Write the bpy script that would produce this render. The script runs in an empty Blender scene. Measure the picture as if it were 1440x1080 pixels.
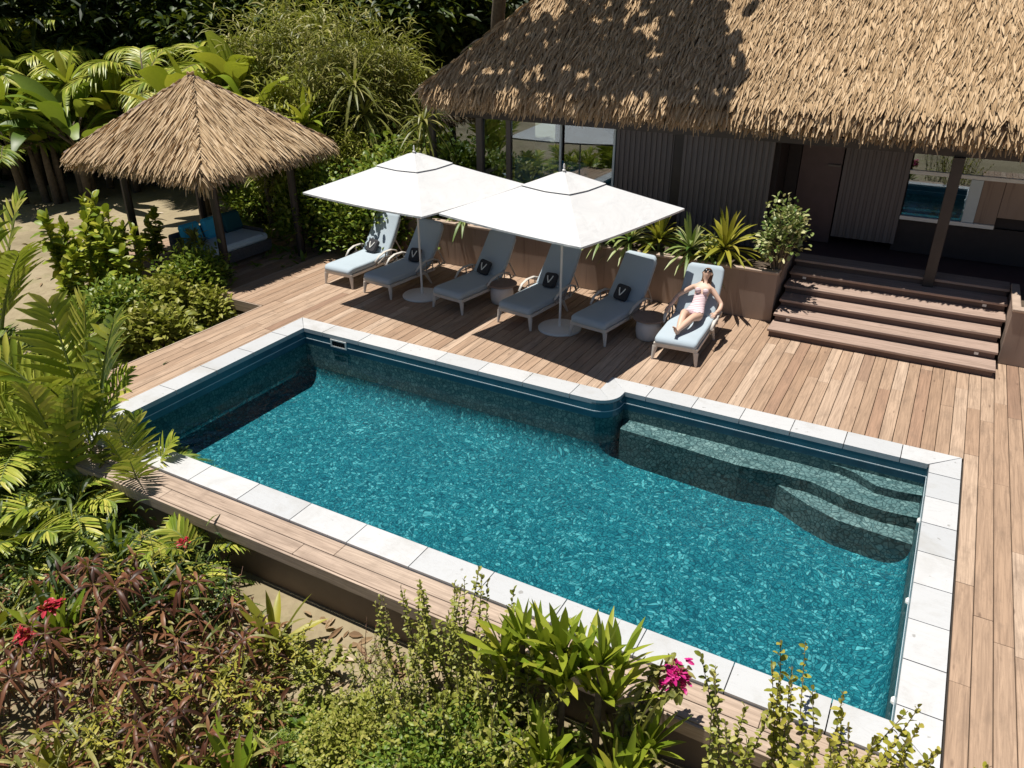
import bpy, math, random
import numpy as np
from mathutils import Vector, Matrix
random.seed(7); RNG = np.random.default_rng(11)
scene = bpy.context.scene
COL = scene.collection
PI = math.pi
R = math.radians
# ------------------------------------------------------------------ camera
CAMZ = 6.0
RW = ((0.87355569, -0.2187889, -0.43477795), (0.48671932, 0.39666979, 0.77830417), (-0.00217896, 0.89150687, -0.45300194))
def ray(px, py):
    v = (px-720.0, 540.0-py, 1087.0)
    return Vector(tuple(sum(RW[i][j]*v[j] for j in range(3)) for i in range(3)))
def at(px, py, z=0.0):                    # point of the photograph on the level z
    d = ray(px, py); t = (z-CAMZ)/d.z
    return Vector((d.x*t, d.y*t, z))
def atY(px, py, Y):
    d = ray(px, py); t = Y/d.y
    return Vector((d.x*t, Y, CAMZ+d.z*t))
def pol(px, dist, z=-0.3):                # ground point in the direction of a picture column
    d = ray(px, 200); h = Vector((d.x, d.y)).normalized()*dist
    return Vector((h.x, h.y, z))
cam = bpy.data.cameras.new('camera'); co = bpy.data.objects.new('camera', cam); COL.objects.link(co)
cam.sensor_width = 36; cam.lens = 36*1087/1440; cam.clip_start = 0.05; cam.clip_end = 2000
M = Matrix([[RW[i][0], RW[i][1], -RW[i][2], (0, 0, CAMZ)[i]] for i in range(3)] + [[0, 0, 0, 1]])
co.matrix_world = M
scene.camera = co
# ------------------------------------------------------------------ light
SUN = Vector((-0.22, -0.055, 0.95)).normalized()     # towards the sun
w = bpy.data.worlds.new('World'); scene.world = w; w.use_nodes = True
nt = w.node_tree; bg = nt.nodes['Background']
sky = nt.nodes.new('ShaderNodeTexSky'); sky.sky_type = 'NISHITA'; sky.sun_disc = False
sky.sun_elevation = math.asin(SUN.z); sky.sun_rotation = math.atan2(SUN.x, SUN.y)
sky.air_density = 0.75; sky.dust_density = 0.3
nt.links.new(sky.outputs[0], bg.inputs[0]); bg.inputs[1].default_value = 0.05
sl = bpy.data.lights.new('sun', 'SUN'); so = bpy.data.objects.new('sun', sl); COL.objects.link(so)
sl.energy = 5.0; sl.angle = R(0.5); sl.color = (1.0, 0.95, 0.87)
so.rotation_euler = (-SUN).to_track_quat('-Z', 'Y').to_euler()
so.location = SUN*40
vs = scene.view_settings
vs.view_transform = 'Standard'; vs.look = 'None'; vs.exposure = 0.28; vs.gamma = 1.0; vs.use_curve_mapping = False
scene.cycles.max_bounces = 8; scene.cycles.transparent_max_bounces = 8
scene.cycles.caustics_reflective = False; scene.cycles.caustics_refractive = False

# ------------------------------------------------------------------ materials
class NT:
    def __init__(s, name):
        s.m = bpy.data.materials.new(name); s.m.use_nodes = True; s.t = s.m.node_tree; s.t.nodes.clear()
        s.out = s.n('OutputMaterial')
    def n(s, typ, ins=None, **kw):
        nd = s.t.nodes.new('ShaderNode'+typ)
        for k, v in kw.items(): setattr(nd, k, v)
        for k, v in (ins or {}).items():
            if hasattr(v, 'links') or isinstance(v, bpy.types.NodeSocket): s.t.links.new(v, nd.inputs[k])
            else: nd.inputs[k].default_value = v
        return nd
    def ramp(s, fac, stops, interp='LINEAR'):
        nd = s.n('ValToRGB', {0: fac}); cr = nd.color_ramp; cr.interpolation = interp
        while len(cr.elements) < len(stops): cr.elements.new(0.5)
        for e, (p, c) in zip(cr.elements, stops): e.position = p; e.color = (*c, 1)
        return nd.outputs[0]
    def coords(s, scale=(1, 1, 1), kind='Object', rot=(0, 0, 0)):
        tc = s.n('TexCoord'); mp = s.n('Mapping', {0: tc.outputs[kind], 'Scale': scale, 'Rotation': rot}); return mp.outputs[0]
    def pos(s, scale=(1, 1, 1), rot=(0, 0, 0)):
        g = s.n('NewGeometry'); mp = s.n('Mapping', {0: g.outputs['Position'], 'Scale': scale, 'Rotation': rot}); return mp.outputs[0]
    def noise(s, vec, scale=5, detail=4, rough=.55, dist=0):
        return s.n('TexNoise', {'Vector': vec, 'Scale': scale, 'Detail': detail, 'Roughness': rough, 'Distortion': dist}).outputs[0]
    def math(s, op, a, b=0.5, clamp=False):
        nd = s.n('Math', {0: a, 1: b}, operation=op); nd.use_clamp = clamp; return nd.outputs[0]
    def mix(s, fac, a, b, typ='MIX'):
        nd = s.n('MixRGB', {0: fac, 1: a if not isinstance(a, tuple) else (*a, 1), 2: b if not isinstance(b, tuple) else (*b, 1)}, blend_type=typ); return nd.outputs[0]
    def bump(s, h, strength=.3, dist=.02):
        return s.n('Bump', {'Height': h, 'Strength': strength, 'Distance': dist}).outputs[0]
    def island(s): return s.n('NewGeometry').outputs['Random Per Island']
    def bsdf(s, **kw):
        ins = {k.replace('_', ' '): ((*v, 1) if isinstance(v, tuple) and len(v) == 3 else v) for k, v in kw.items()}
        return s.n('BsdfPrincipled', ins)
    def done(s, sh): s.t.links.new(sh.outputs[0], s.out.inputs[0]); return s.m

def plain(name, col, rough=.5, metal=0, var=.12, scale=6, bump=.0, spec=.5):
    t = NT(name); v = t.coords()
    nz = t.noise(v, scale, 5)
    c = t.ramp(nz, [(.25, tuple(x*(1-var) for x in col)), (.75, tuple(min(1, x*(1+var)) for x in col))])
    kw = dict(Base_Color=c, Roughness=rough, Metallic=metal)
    b = t.bsdf(**kw); b.inputs['Specular IOR Level'].default_value = spec
    if bump: t.t.links.new(t.bump(t.noise(v, scale*12, 3), bump, .01), b.inputs['Normal'])
    return t.done(b)

def leafmat(name, stops, trans=.28, rough=.42):
    t = NT(name); isl = t.island()
    c = t.ramp(isl, stops)
    v = t.pos(); nz = t.noise(v, 14, 2)
    c = t.mix(t.math('MULTIPLY', nz, .35), c, tuple(x*.45 for x in stops[0][1]))
    b = t.bsdf(Base_Color=c, Roughness=rough); b.inputs['Specular IOR Level'].default_value = .35
    tr = t.n('BsdfTranslucent', {0: t.mix(.5, c, (.30, .36, .02))})
    mx = t.n('MixShader', {0: trans, 1: b.outputs[0], 2: tr.outputs[0]})
    return t.done(mx)

def woodmat(name, stops, along='Y', rough=.6, grain=1.0, dirt=.5):
    t = NT(name); isl = t.island()
    base = t.ramp(isl, stops)
    sc = {'Y': (26, 1.1, 26), 'X': (1.1, 26, 26), 'Z': (26, 26, 1.1)}[along]
    off = t.n('CombineXYZ', {0: t.math('MULTIPLY', isl, 37.), 1: t.math('MULTIPLY', isl, 91.), 2: 0.}).outputs[0]
    p = t.n('VectorMath', {0: t.pos(sc), 1: off}, operation='ADD').outputs[0]
    g = t.noise(p, 1.0, 6, .65, 1.2)
    c = t.mix(t.math('MULTIPLY', t.ramp(g, [(.35, (1, 1, 1)), (.62, (0, 0, 0))]), .52*grain), base, (.13, .085, .06))
    p2 = t.n('VectorMath', {0: t.pos((2.2, .9, 2)), 1: off}, operation='ADD').outputs[0]
    d = t.noise(p2, 1.6, 5, .7)
    c = t.mix(t.math('MULTIPLY', t.ramp(d, [(.52, (0, 0, 0)), (.75, (1, 1, 1))]), dirt), c, (.16, .115, .085))
    kn = t.n('TexVoronoi', {'Vector': t.n('VectorMath', {0: t.pos((5, 1.4, 5) if along == 'Y' else (1.4, 5, 5)), 1: off}, operation='ADD').outputs[0], 'Scale': 1.0}).outputs[0]
    c = t.mix(t.math('MULTIPLY', t.ramp(kn, [(.03, (1, 1, 1)), (.10, (0, 0, 0))]), .55), c, (.07, .04, .03))
    b = t.bsdf(Base_Color=c, Roughness=rough, Normal=t.bump(g, .25, .004))
    b.inputs['Specular IOR Level'].default_value = .3
    return t.done(b)

MT = {}
MT['deck'] = woodmat('deck_wood', [(0, (.38, .25, .165)), (.25, (.47, .33, .23)), (.5, (.41, .28, .19)), (.7, (.50, .36, .255)), (.88, (.56, .42, .31)), (.95, (.30, .19, .13)), (1, (.41, .26, .175))])
MT['ledge'] = woodmat('ledge_wood', [(0, (.46, .35, .27)), (1, (.54, .43, .34))], 'X', dirt=.3)
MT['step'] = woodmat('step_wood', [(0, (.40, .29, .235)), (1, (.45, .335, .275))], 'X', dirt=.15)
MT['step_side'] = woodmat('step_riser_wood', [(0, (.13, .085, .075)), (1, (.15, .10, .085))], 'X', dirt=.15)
MT['fascia'] = plain('fascia_paint', (.15, .11, .085), .6, var=.15, scale=2)
MT['dark_timber'] = plain('dark_timber', (.035, .026, .023), .55, var=.25, scale=4)
MT['post_grey'] = plain('grey_post', (.11, .09, .085), .5, var=.15, scale=3)
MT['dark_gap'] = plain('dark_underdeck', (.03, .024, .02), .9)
def planter_mat():
    t = NT('planter_render'); v = t.pos((1, 1, .25))
    a = t.noise(v, 2.2, 5, .6); c = t.ramp(a, [(.3, (.26, .19, .15)), (.7, (.33, .25, .20))])
    s = t.noise(t.pos((9, 9, .5)), 1.0, 4, .6); c = t.mix(t.math('MULTIPLY', t.ramp(s, [(.55, (0, 0, 0)), (.68, (1, 1, 1))]), .45), c, (.12, .075, .055))  # vertical dark streaks painted in as shadows of the overhanging leaves
    return t.done(t.bsdf(Base_Color=c, Roughness=.75))
MT['planter'] = planter_mat()
MT['planter_cap'] = plain('planter_cap', (.42, .32, .25), .7, var=.2, scale=5)
MT['soil'] = plain('soil', (.09, .065, .045), .95, var=.4, scale=9, bump=.6)
def coping_mat():
    t = NT('coping_stone'); isl = t.island()
    c = t.ramp(isl, [(0, (.46, .475, .49)), (.5, (.505, .515, .525)), (1, (.55, .555, .56))])
    n1 = t.noise(t.pos((1, 1, 1)), 1.3, 6, .65, .6)
    c = t.mix(t.math('MULTIPLY', t.ramp(n1, [(.5, (0, 0, 0)), (.75, (1, 1, 1))]), .7), c, (.37, .36, .335))
    n2 = t.noise(t.pos((1, 3.5, 1), (0, 0, .6)), 1.1, 6, .7, 2.0)
    c = t.mix(t.math('MULTIPLY', t.ramp(n2, [(.485, (0, 0, 0)), (.5, (1, 1, 1)), (.515, (0, 0, 0))]), .30), c, (.35, .34, .33))
    n3 = t.noise(t.pos(), 9, 3, .5)
    c = t.mix(t.math('MULTIPLY', t.ramp(n3, [(.70, (0, 0, 0)), (.74, (1, 1, 1))]), .6), c, (.20, .19, .17))
    return t.done(t.bsdf(Base_Color=c, Roughness=.55, Normal=t.bump(n1, .12, .01)))
MT['coping'] = coping_mat()
def mosaic(name, c0, c1, c2, grout, sx=1.0, scale=9.0, tile=False, wob=.045):
    t = NT(name); p = t.pos()
    wv = t.n('TexNoise', {'Vector': p, 'Scale': 2.6, 'Detail': 2.}).outputs['Color']
    wv = t.n('VectorMath', {0: wv, 1: (.5, .5, .5)}, operation='SUBTRACT').outputs[0]
    wv = t.n('VectorMath', {0: wv, 'Scale': wob*6}, operation='SCALE').outputs[0]
    v = t.n('VectorMath', {0: p, 1: wv}, operation='ADD').outputs[0]
    v = t.n('Mapping', {0: v, 'Scale': (1, sx, 1), 'Rotation': (0, 0, .25)}).outputs[0]
    vo = t.n('TexVoronoi', {'Vector': v, 'Scale': scale, 'Randomness': .8}); vd = t.n('TexVoronoi', {'Vector': v, 'Scale': scale, 'Randomness': .8}, feature='DISTANCE_TO_EDGE')
    rnd = t.n('SeparateColor', {0: vo.outputs['Color']}).outputs[0]
    c = t.ramp(rnd, [(0, c0), (.4, c1), (.7, c1), (1, c2)])
    fine = t.noise(v, 22, 3, .7, 1.0); c = t.mix(t.math('MULTIPLY', t.ramp(fine, [(.42, (1, 1, 1)), (.58, (0, 0, 0))]), .42), c, tuple(x*.45 for x in c0))
    big = t.noise(p, .9, 3, .5, 1.5)
    c = t.mix(t.math('MULTIPLY', t.ramp(big, [(.40, (0, 0, 0)), (.7, (1, 1, 1))]), .45), c, c0)
    e = t.ramp(vd.outputs[0], [(.04, (1, 1, 1)), (.13, (0, 0, 0))])
    c = t.mix(t.math('MULTIPLY', e, .8), c, grout)
    b = t.bsdf(Base_Color=c, Roughness=.7); b.inputs['Specular IOR Level'].default_value = 0.05
    return t.done(b)
MT['pool_floor'] = mosaic('pool_floor_mosaic', (.010, .115, .155), (.029, .215, .255), (.145, .46, .50), (.003, .042, .065), scale=20, wob=.06)
MT['pool_wall'] = mosaic('pool_wall_mosaic', (.12, .20, .22), (.22, .29, .295), (.36, .42, .41), (.05, .10, .115), scale=14, wob=.02)
MT['pool_step'] = mosaic('pool_step_mosaic', (.12, .175, .18), (.21, .265, .265), (.34, .39, .38), (.03, .055, .06), scale=14, wob=.05)
MT['pool_band'] = plain('pool_waterline_tile', (.035, .125, .175), .2, var=.25, scale=3)
def water_mat():
    t = NT('water_surface'); p = t.pos()
    a = t.noise(p, 3.2, 3, .5, .6); b = t.noise(p, 9, 2, .5, .4)
    h = t.math('ADD', a, t.math('MULTIPLY', b, .25))
    nrm = t.bump(h, .45, .03)
    tr = t.n('BsdfTransparent', {0: (.80, .96, .975, 1)})
    gl = t.n('BsdfGlossy', {0: (1, 1, 1, 1), 'Roughness': .015, 'Normal': nrm})
    fr = t.n('Fresnel', {'IOR': 1.33, 'Normal': nrm})
    return t.done(t.n('MixShader', {0: fr.outputs[0], 1: tr.outputs[0], 2: gl.outputs[0]}))
MT['water'] = water_mat()
def glass_mat(name, tint, refl):
    t = NT(name)
    tr = t.n('BsdfTransparent', {0: (*tint, 1)}); gl = t.n('BsdfGlossy', {0: (.95, .98, 1, 1), 'Roughness': .0})
    lw = t.n('Fresnel', {'IOR': 1.5}); f = t.math('ADD', lw.outputs[0], refl, True)
    return t.done(t.n('MixShader', {0: f, 1: tr.outputs[0], 2: gl.outputs[0]}))
MT['glass'] = glass_mat('window_glass', (.62, .74, .82), .13)
def thatch_mat(name, stops, ln=30):
    t = NT(name); isl = t.island(); c = t.ramp(isl, stops)
    n = t.noise(t.pos((1, 1, 1)), .8, 4, .6); c = t.mix(t.math('MULTIPLY', t.ramp(n, [(.4, (0, 0, 0)), (.7, (1, 1, 1))]), .3), c, tuple(x*.62 for x in stops[1][1]))
    f = t.noise(t.pos((60, 12, 12)), 1.0, 3, .6); c = t.mix(t.math('MULTIPLY', f, .35), c, tuple(x*.5 for x in stops[0][1]))
    b = t.bsdf(Base_Color=c, Roughness=.85, Normal=t.bump(f, .3, .01)); b.inputs['Specular IOR Level'].default_value = .15
    return t.done(b)
MT['thatch'] = thatch_mat('roof_thatch', [(0, (.38, .255, .14)), (.5, (.61, .44, .265)), (1, (.76, .58, .38))])
MT['thatch_pale'] = thatch_mat('gazebo_thatch', [(0, (.42, .29, .165)), (.5, (.66, .49, .30)), (1, (.80, .63, .43))])
MT['thatch_under'] = plain('thatch_underside', (.13, .09, .055), .95, var=.3)
def cladding_mat():
    t = NT('wall_cladding'); isl = t.island(); v = t.pos((3, 3, .6))
    c = t.mix(t.noise(v, 2, 4), (.135, .118, .12), (.095, .08, .084))
    return t.done(t.bsdf(Base_Color=c, Roughness=.55))
MT['cladding'] = cladding_mat()
MT['white_paint'] = plain('white_paint', (.72, .72, .70), .45, var=.04)
MT['pale_blue_paint'] = plain('pale_frame_paint', (.50, .58, .62), .45, var=.05)
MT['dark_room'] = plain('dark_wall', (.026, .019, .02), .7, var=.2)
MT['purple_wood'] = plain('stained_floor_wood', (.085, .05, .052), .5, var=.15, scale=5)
def canvas_mat():
    t = NT('white_canvas'); v = t.coords(); n = t.noise(v, 1.6, 4, .55, .8); n2 = t.noise(v, 70, 2)
    c = t.ramp(n, [(.3, (.64, .645, .65)), (.7, (.695, .695, .70))])
    b = t.bsdf(Base_Color=c, Roughness=.85, Normal=t.bump(t.math('ADD', n, t.math('MULTIPLY', n2, .04)), .35, .12))
    tr = t.n('BsdfTranslucent', {0: (.55, .55, .55, 1)}); return t.done(t.n('MixShader', {0: .07, 1: b.outputs[0], 2: tr.outputs[0]}))
MT['canvas'] = canvas_mat()
MT['pole'] = plain('pale_pole', (.70, .69, .67), .4, metal=0, var=.05)
MT['frame'] = plain('pale_frame', (.60, .56, .51), .5, var=.08)
MT['arm'] = plain('armrest_wicker', (.34, .29, .25), .6, var=.3, scale=30)
def cushion(name, col):
    t = NT(name); v = t.coords(); w1 = t.noise(v, 160, 2); n = t.noise(v, 3, 3)
    c = t.mix(n, tuple(x*.93 for x in col), tuple(min(1, x*1.05) for x in col))
    return t.done(t.bsdf(Base_Color=c, Roughness=.85, Normal=t.bump(t.math('ADD', t.math('MULTIPLY', w1, .15), n), .25, .02)))
MT['cushion'] = cushion('blue_grey_fabric', (.40, .475, .53))
MT['cushion_dark'] = cushion('charcoal_fabric', (.035, .035, .04))
MT['cushion_sofa'] = cushion('pale_blue_fabric', (.62, .79, .90))
MT['cushion_blue'] = cushion('bright_blue_fabric', (.05, .48, .76))
MT['cushion_teal'] = cushion('dark_teal_fabric', (.01, .09, .11))
MT['wicker'] = plain('grey_wicker', (.10, .10, .11), .6, var=.35, scale=30, bump=.3)
MT['table_base'] = plain('grey_drum', (.62, .61, .62), .5, var=.06)
MT['table_top'] = plain('brown_top', (.23, .16, .13), .45, var=.2, scale=8)
MT['skin'] = plain('skin', (.66, .44, .33), .5, var=.06, scale=4)
MT['hair'] = plain('brown_hair', (.14, .065, .03), .5, var=.4, scale=40)
def swim_mat():
    t = NT('swimsuit_fabric'); wv = t.n('TexWave', {'Vector': t.coords((1, 1, 1), rot=(.5, .3, .2)), 'Scale': 3.4, 'Distortion': 2.2, 'Detail': 1.}, bands_direction='Z').outputs[0]
    c = t.ramp(wv, [(.42, (.74, .58, .60)), (.50, (.70, .50, .55)), (.57, (.16, .06, .13)), (.68, (.20, .08, .15)), (.75, (.74, .58, .60))])
    return t.done(t.bsdf(Base_Color=c, Roughness=.7))
MT['swim'] = swim_mat()
MT['black'] = plain('black_plastic', (.012, .012, .014), .25, var=.1)
MT['lamp_white'] = plain('white_lens', (.85, .85, .80), .3, var=.02)
def ground_mat():
    t = NT('sandy_ground'); p = t.pos()
    a = t.noise(p, .55, 6, .65, .4); b = t.noise(p, 7, 5, .7)
    c = t.ramp(a, [(.30, (.195, .16, .09)), (.5, (.30, .245, .15)), (.72, (.37, .305, .20))])
    c = t.mix(t.math('MULTIPLY', t.ramp(b, [(.48, (0, 0, 0)), (.70, (1, 1, 1))]), .5), c, (.18, .13, .085))
    g = t.noise(p, 1.1, 5, .7); c = t.mix(t.math('MULTIPLY', t.ramp(g, [(.55, (0, 0, 0)), (.68, (1, 1, 1))]), .35), c, (.17, .19, .055))
    return t.done(t.bsdf(Base_Color=c, Roughness=.95, Normal=t.bump(b, .3, .03)))
MT['ground'] = ground_mat()
MT['stone'] = plain('pale_stone', (.55, .50, .44), .85, var=.25, scale=7)
MT['bark'] = plain('bark', (.13, .10, .07), .85, var=.4, scale=12, bump=.6)
MT['stem'] = plain('green_stem', (.16, .20, .05), .6, var=.3, scale=8)
MT['stem_red'] = plain('red_brown_stem', (.13, .07, .045), .7, var=.3, scale=8)
MT['l_bright'] = leafmat('leaf_bright', [(0, (0.166, 0.251, 0.018)), (.5, (0.331, 0.399, 0.037)), (1, (0.597, 0.560, 0.073))])
MT['l_lime'] = leafmat('leaf_lime', [(0, (0.189, 0.219, 0.030)), (.5, (0.335, 0.354, 0.059)), (1, (0.513, 0.478, 0.129))])
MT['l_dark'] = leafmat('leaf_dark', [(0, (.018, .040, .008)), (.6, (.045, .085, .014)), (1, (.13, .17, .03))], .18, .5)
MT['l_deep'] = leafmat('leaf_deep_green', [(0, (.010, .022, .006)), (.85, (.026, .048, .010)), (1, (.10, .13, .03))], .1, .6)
MT['l_mid'] = leafmat('leaf_mid', [(0, (0.080, 0.150, 0.018)), (.5, (0.175, 0.270, 0.033)), (1, (0.382, 0.420, 0.068))])
MT['l_olive'] = leafmat('leaf_olive', [(0, (0.135, 0.154, 0.031)), (.5, (0.259, 0.264, 0.064)), (1, (0.473, 0.418, 0.149))])
MT['l_palm'] = leafmat('palm_leaf', [(0, (0.165, 0.249, 0.023)), (.5, (0.364, 0.425, 0.055)), (1, (0.662, 0.615, 0.125))], .25, .38)
MT['l_red'] = leafmat('leaf_red_brown', [(0, (.045, .018, .012)), (.45, (.13, .045, .025)), (.8, (.27, .11, .055)), (1, (.40, .22, .10))], .22)
MT['l_yellow'] = leafmat('leaf_yellow', [(0, (0.221, 0.247, 0.028)), (.5, (0.414, 0.380, 0.046)), (1, (0.570, 0.494, 0.110))])
MT['l_white'] = leafmat('leaf_pale_edge', [(0, (0.064, 0.144, 0.024)), (.35, (0.254, 0.336, 0.096)), (1, (0.789, 0.744, 0.408))], .2)
MT['fl_red'] = leafmat('petal_red', [(0, (.45, .015, .04)), (1, (.70, .06, .10))], .25)
MT['fl_pink'] = leafmat('petal_magenta', [(0, (.60, .01, .20)), (1, (.85, .04, .38))], .25)
MT['dry'] = leafmat('dry_leaf', [(0, (.22, .13, .07)), (.5, (.38, .26, .15)), (1, (.56, .43, .28))], .15)

# ------------------------------------------------------------------ mesh helpers
class MB:
    def __init__(s): s.v = []; s.f = []; s.arr = []
    def add(s, vs, fs):
        o = len(s.v); s.v += [tuple(v) for v in vs]; s.f += [tuple(i+o for i in f) for f in fs]; return s
    def box(s, x0, x1, y0, y1, z0, z1, mtx=None, bev=0.0):
        if bev:
            b = bev; vs = []
            for z, i in ((z0, b), (z0+b, 0), (z1-b, 0), (z1, b)):
                vs += [(x0+i, y0+b, z), (x0+b, y0+i, z), (x1-b, y0+i, z), (x1-i, y0+b, z), (x1-i, y1-b, z), (x1-b, y1-i, z), (x0+b, y1-i, z), (x0+i, y1-b, z)]
            fs = [tuple(range(7, -1, -1)), tuple(range(24, 32))]
            for k in range(3):
                for j in range(8): a = k*8+j; c = k*8+(j+1) % 8; fs.append((a, c, c+8, a+8))
        else:
            vs = [(x, y, z) for z in (z0, z1) for x, y in ((x0, y0), (x1, y0), (x1, y1), (x0, y1))]
            fs = [(3, 2, 1, 0), (4, 5, 6, 7), (0, 1, 5, 4), (1, 2, 6, 5), (2, 3, 7, 6), (3, 0, 4, 7)]
        if mtx is not None: vs = [tuple(mtx @ Vector(v)) for v in vs]
        return s.add(vs, fs)
    def prism(s, poly, z0, z1, mtx=None):
        n = len(poly); vs = [(x, y, z0) for x, y in poly] + [(x, y, z1) for x, y in poly]
        fs = [tuple(range(n-1, -1, -1)), tuple(range(n, 2*n))] + [(i, (i+1) % n, (i+1) % n+n, i+n) for i in range(n)]
        if mtx is not None: vs = [tuple(mtx @ Vector(v)) for v in vs]
        return s.add(vs, fs)
    def tube(s, pts, rad, n=8, cap=True, flat=1.0):
        pts = [Vector(p) for p in pts]; k = len(pts)
        if not hasattr(rad, '__len__'): rad = [rad]*k
        vs = []; fs = []; prev = None
        for i, p in enumerate(pts):
            t = (pts[min(i+1, k-1)]-pts[max(i-1, 0)]).normalized()
            a = prev if prev is not None else (Vector((1, 0, 0)) if abs(t.x) < .8 else Vector((0, 1, 0)))
            a = (a - t*a.dot(t)).normalized(); b = t.cross(a); prev = a
            for j in range(n):
                q = 2*PI*j/n; vs.append(p + a*math.cos(q)*rad[i] + b*math.sin(q)*rad[i]*flat)
        for i in range(k-1):
            for j in range(n): fs.append((i*n+j, i*n+(j+1) % n, (i+1)*n+(j+1) % n, (i+1)*n+j))
        if cap: fs += [tuple(range(n-1, -1, -1)), tuple(range((k-1)*n, k*n))]
        return s.add(vs, fs)
    def lathe(s, prof, n=32, c=(0, 0, 0)):
        vs = [(c[0]+r*math.cos(2*PI*j/n), c[1]+r*math.sin(2*PI*j/n), c[2]+z) for r, z in prof for j in range(n)]; k = len(prof)
        fs = [(i*n+j, i*n+(j+1) % n, (i+1)*n+(j+1) % n, (i+1)*n+j) for i in range(k-1) for j in range(n)]
        fs += [tuple(range(n-1, -1, -1)), tuple(range((k-1)*n, k*n))]
        return s.add(vs, fs)
    def blob(s, c, r, sub=2, mtx=None, jit=0):
        n, m = 6*sub, 4*sub; vs = []; fs = []
        for i in range(m+1):
            for j in range(n):
                a = PI*i/m; b = 2*PI*j/n; k = 1+random.uniform(-jit, jit)
                vs.append((c[0]+r[0]*k*math.sin(a)*math.cos(b), c[1]+r[1]*k*math.sin(a)*math.sin(b), c[2]+r[2]*k*math.cos(a)))
        for i in range(m):
            for j in range(n): fs.append((i*n+j, (i+1)*n+j, (i+1)*n+(j+1) % n, i*n+(j+1) % n))
        if mtx is not None: vs = [tuple(mtx @ Vector(v)) for v in vs]
        return s.add(vs, fs)
    def strips(s, *a, **k): s.arr.append(strips(*a, **k)); return s
    def mesh(s, name, smooth=False):
        V = [np.array(s.v, dtype=np.float32).reshape(-1, 3)]; off = len(s.v)
        loops = [i for f in s.f for i in f]; tot = [len(f) for f in s.f]
        L = [np.array(loops, dtype=np.int32)]; T = [np.array(tot, dtype=np.int32)]
        for v, q in s.arr:
            V.append(v.astype(np.float32)); L.append((q+off).reshape(-1).astype(np.int32)); T.append(np.full(len(q), 4, np.int32)); off += len(v)
        V = np.concatenate(V); L = np.concatenate(L); T = np.concatenate(T)
        me = bpy.data.meshes.new(name); me.vertices.add(len(V)); me.vertices.foreach_set('co', V.ravel())
        me.loops.add(len(L)); me.loops.foreach_set('vertex_index', L)
        me.polygons.add(len(T)); st = np.concatenate([[0], np.cumsum(T)[:-1]]).astype(np.int32)
        me.polygons.foreach_set('loop_start', st); me.polygons.foreach_set('loop_total', T)
        me.polygons.foreach_set('use_smooth', np.full(len(T), bool(smooth)))
        me.update(calc_edges=True); return me
    def build(s, name, mat, parent=None, smooth=False, loc=None, mods=()):
        me = s.mesh(name, smooth); me.materials.append(MT[mat] if isinstance(mat, str) else mat)
        o = bpy.data.objects.new(name, me); COL.objects.link(o); o.parent = parent
        if loc is not None: o.location = loc
        for m in mods:
            md = o.modifiers.new(m[0], m[0]); [setattr(md, k, v) for k, v in m[1].items()]
        return o
def nrm(a): return a/np.maximum(np.linalg.norm(a, axis=-1, keepdims=True), 1e-9)
def strips(base, dirv, L, W, droop=0.2, n=3, fold=.12, prof='leaf', up=None, curl=0.0):
    """many leaves at once: arched, folded blades from base along dirv"""
    base = np.asarray(base, float); N = len(base); dirv = nrm(np.asarray(dirv, float))
    L = np.broadcast_to(np.asarray(L, float), (N,)); W = np.broadcast_to(np.asarray(W, float), (N,)); droop = np.broadcast_to(np.asarray(droop, float), (N,))
    if up is None: up = np.array([0, 0, 1.]) + RNG.normal(0, .35, (N, 3))
    up = np.broadcast_to(np.asarray(up, float), (N, 3))
    side = nrm(np.cross(dirv, up) + 1e-6); nn = np.cross(side, dirv)
    t = np.linspace(0, 1, n+1)
    pr = {'leaf': np.sin(PI*np.clip(t, .06, .97)**.8), 'blade': np.where(t < .55, .75+.25*t/.55, 1-((t-.55)/.45)**1.7*.96), 'oval': np.sin(PI*np.clip(t, .08, .95))**.6,
          'thatch': np.array([.6, 1, .85, .25])[:n+1] if n == 3 else 1-.7*t, 'bar': np.ones(n+1)}[prof]
    sp = base[:, None] + dirv[:, None]*(L[:, None, None]*t[None, :, None])
    sp[..., 2] -= (droop*L)[:, None]*(t**2)[None]
    sp += nn[:, None]*((curl*L)[:, None, None] if hasattr(curl, '__len__') else curl*L[:, None, None])*(t**2)[None, :, None]
    w = W[:, None]*.5*pr[None]
    l = sp - side[:, None]*w[..., None] + nn[:, None]*(w*fold*2)[..., None]
    r = sp + side[:, None]*w[..., None] + nn[:, None]*(w*fold*2)[..., None]
    V = np.stack([l, sp, r], 2)                      # N, n+1, 3, 3
    i = np.arange(N)[:, None, None]*(n+1)*3; k = np.arange(n)[None, :, None]*3; c = np.arange(2)[None, None, :]
    a = (i+k+c).reshape(-1); q = np.stack([a, a+1, a+4, a+3], 1)
    return V.reshape(-1, 3), q
def rdir(N, zmin=-.3, zmax=1.0):
    z = RNG.uniform(zmin, zmax, N); a = RNG.uniform(0, 2*PI, N); r = np.sqrt(np.maximum(0, 1-z*z)); return np.stack([r*np.cos(a), r*np.sin(a), z], 1)

def tag(o, label=None, cat=None, group=None, kind=None):
    if label: o['label'] = label
    if cat: o['category'] = cat
    if group: o['group'] = group
    if kind: o['kind'] = kind
    return o
def empty(name, loc, label, cat, group=None, rz=0.0):
    o = bpy.data.objects.new(name, None); COL.objects.link(o); o.location = loc; o.rotation_euler = (0, 0, rz); o.empty_display_size = .1
    return tag(o, label, cat, group)
def copy_tree(o, parent=None):
    c = o.copy(); COL.objects.link(c); c.parent = parent
    for ch in [x for x in o.children]: copy_tree(ch, c)
    return c
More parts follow.
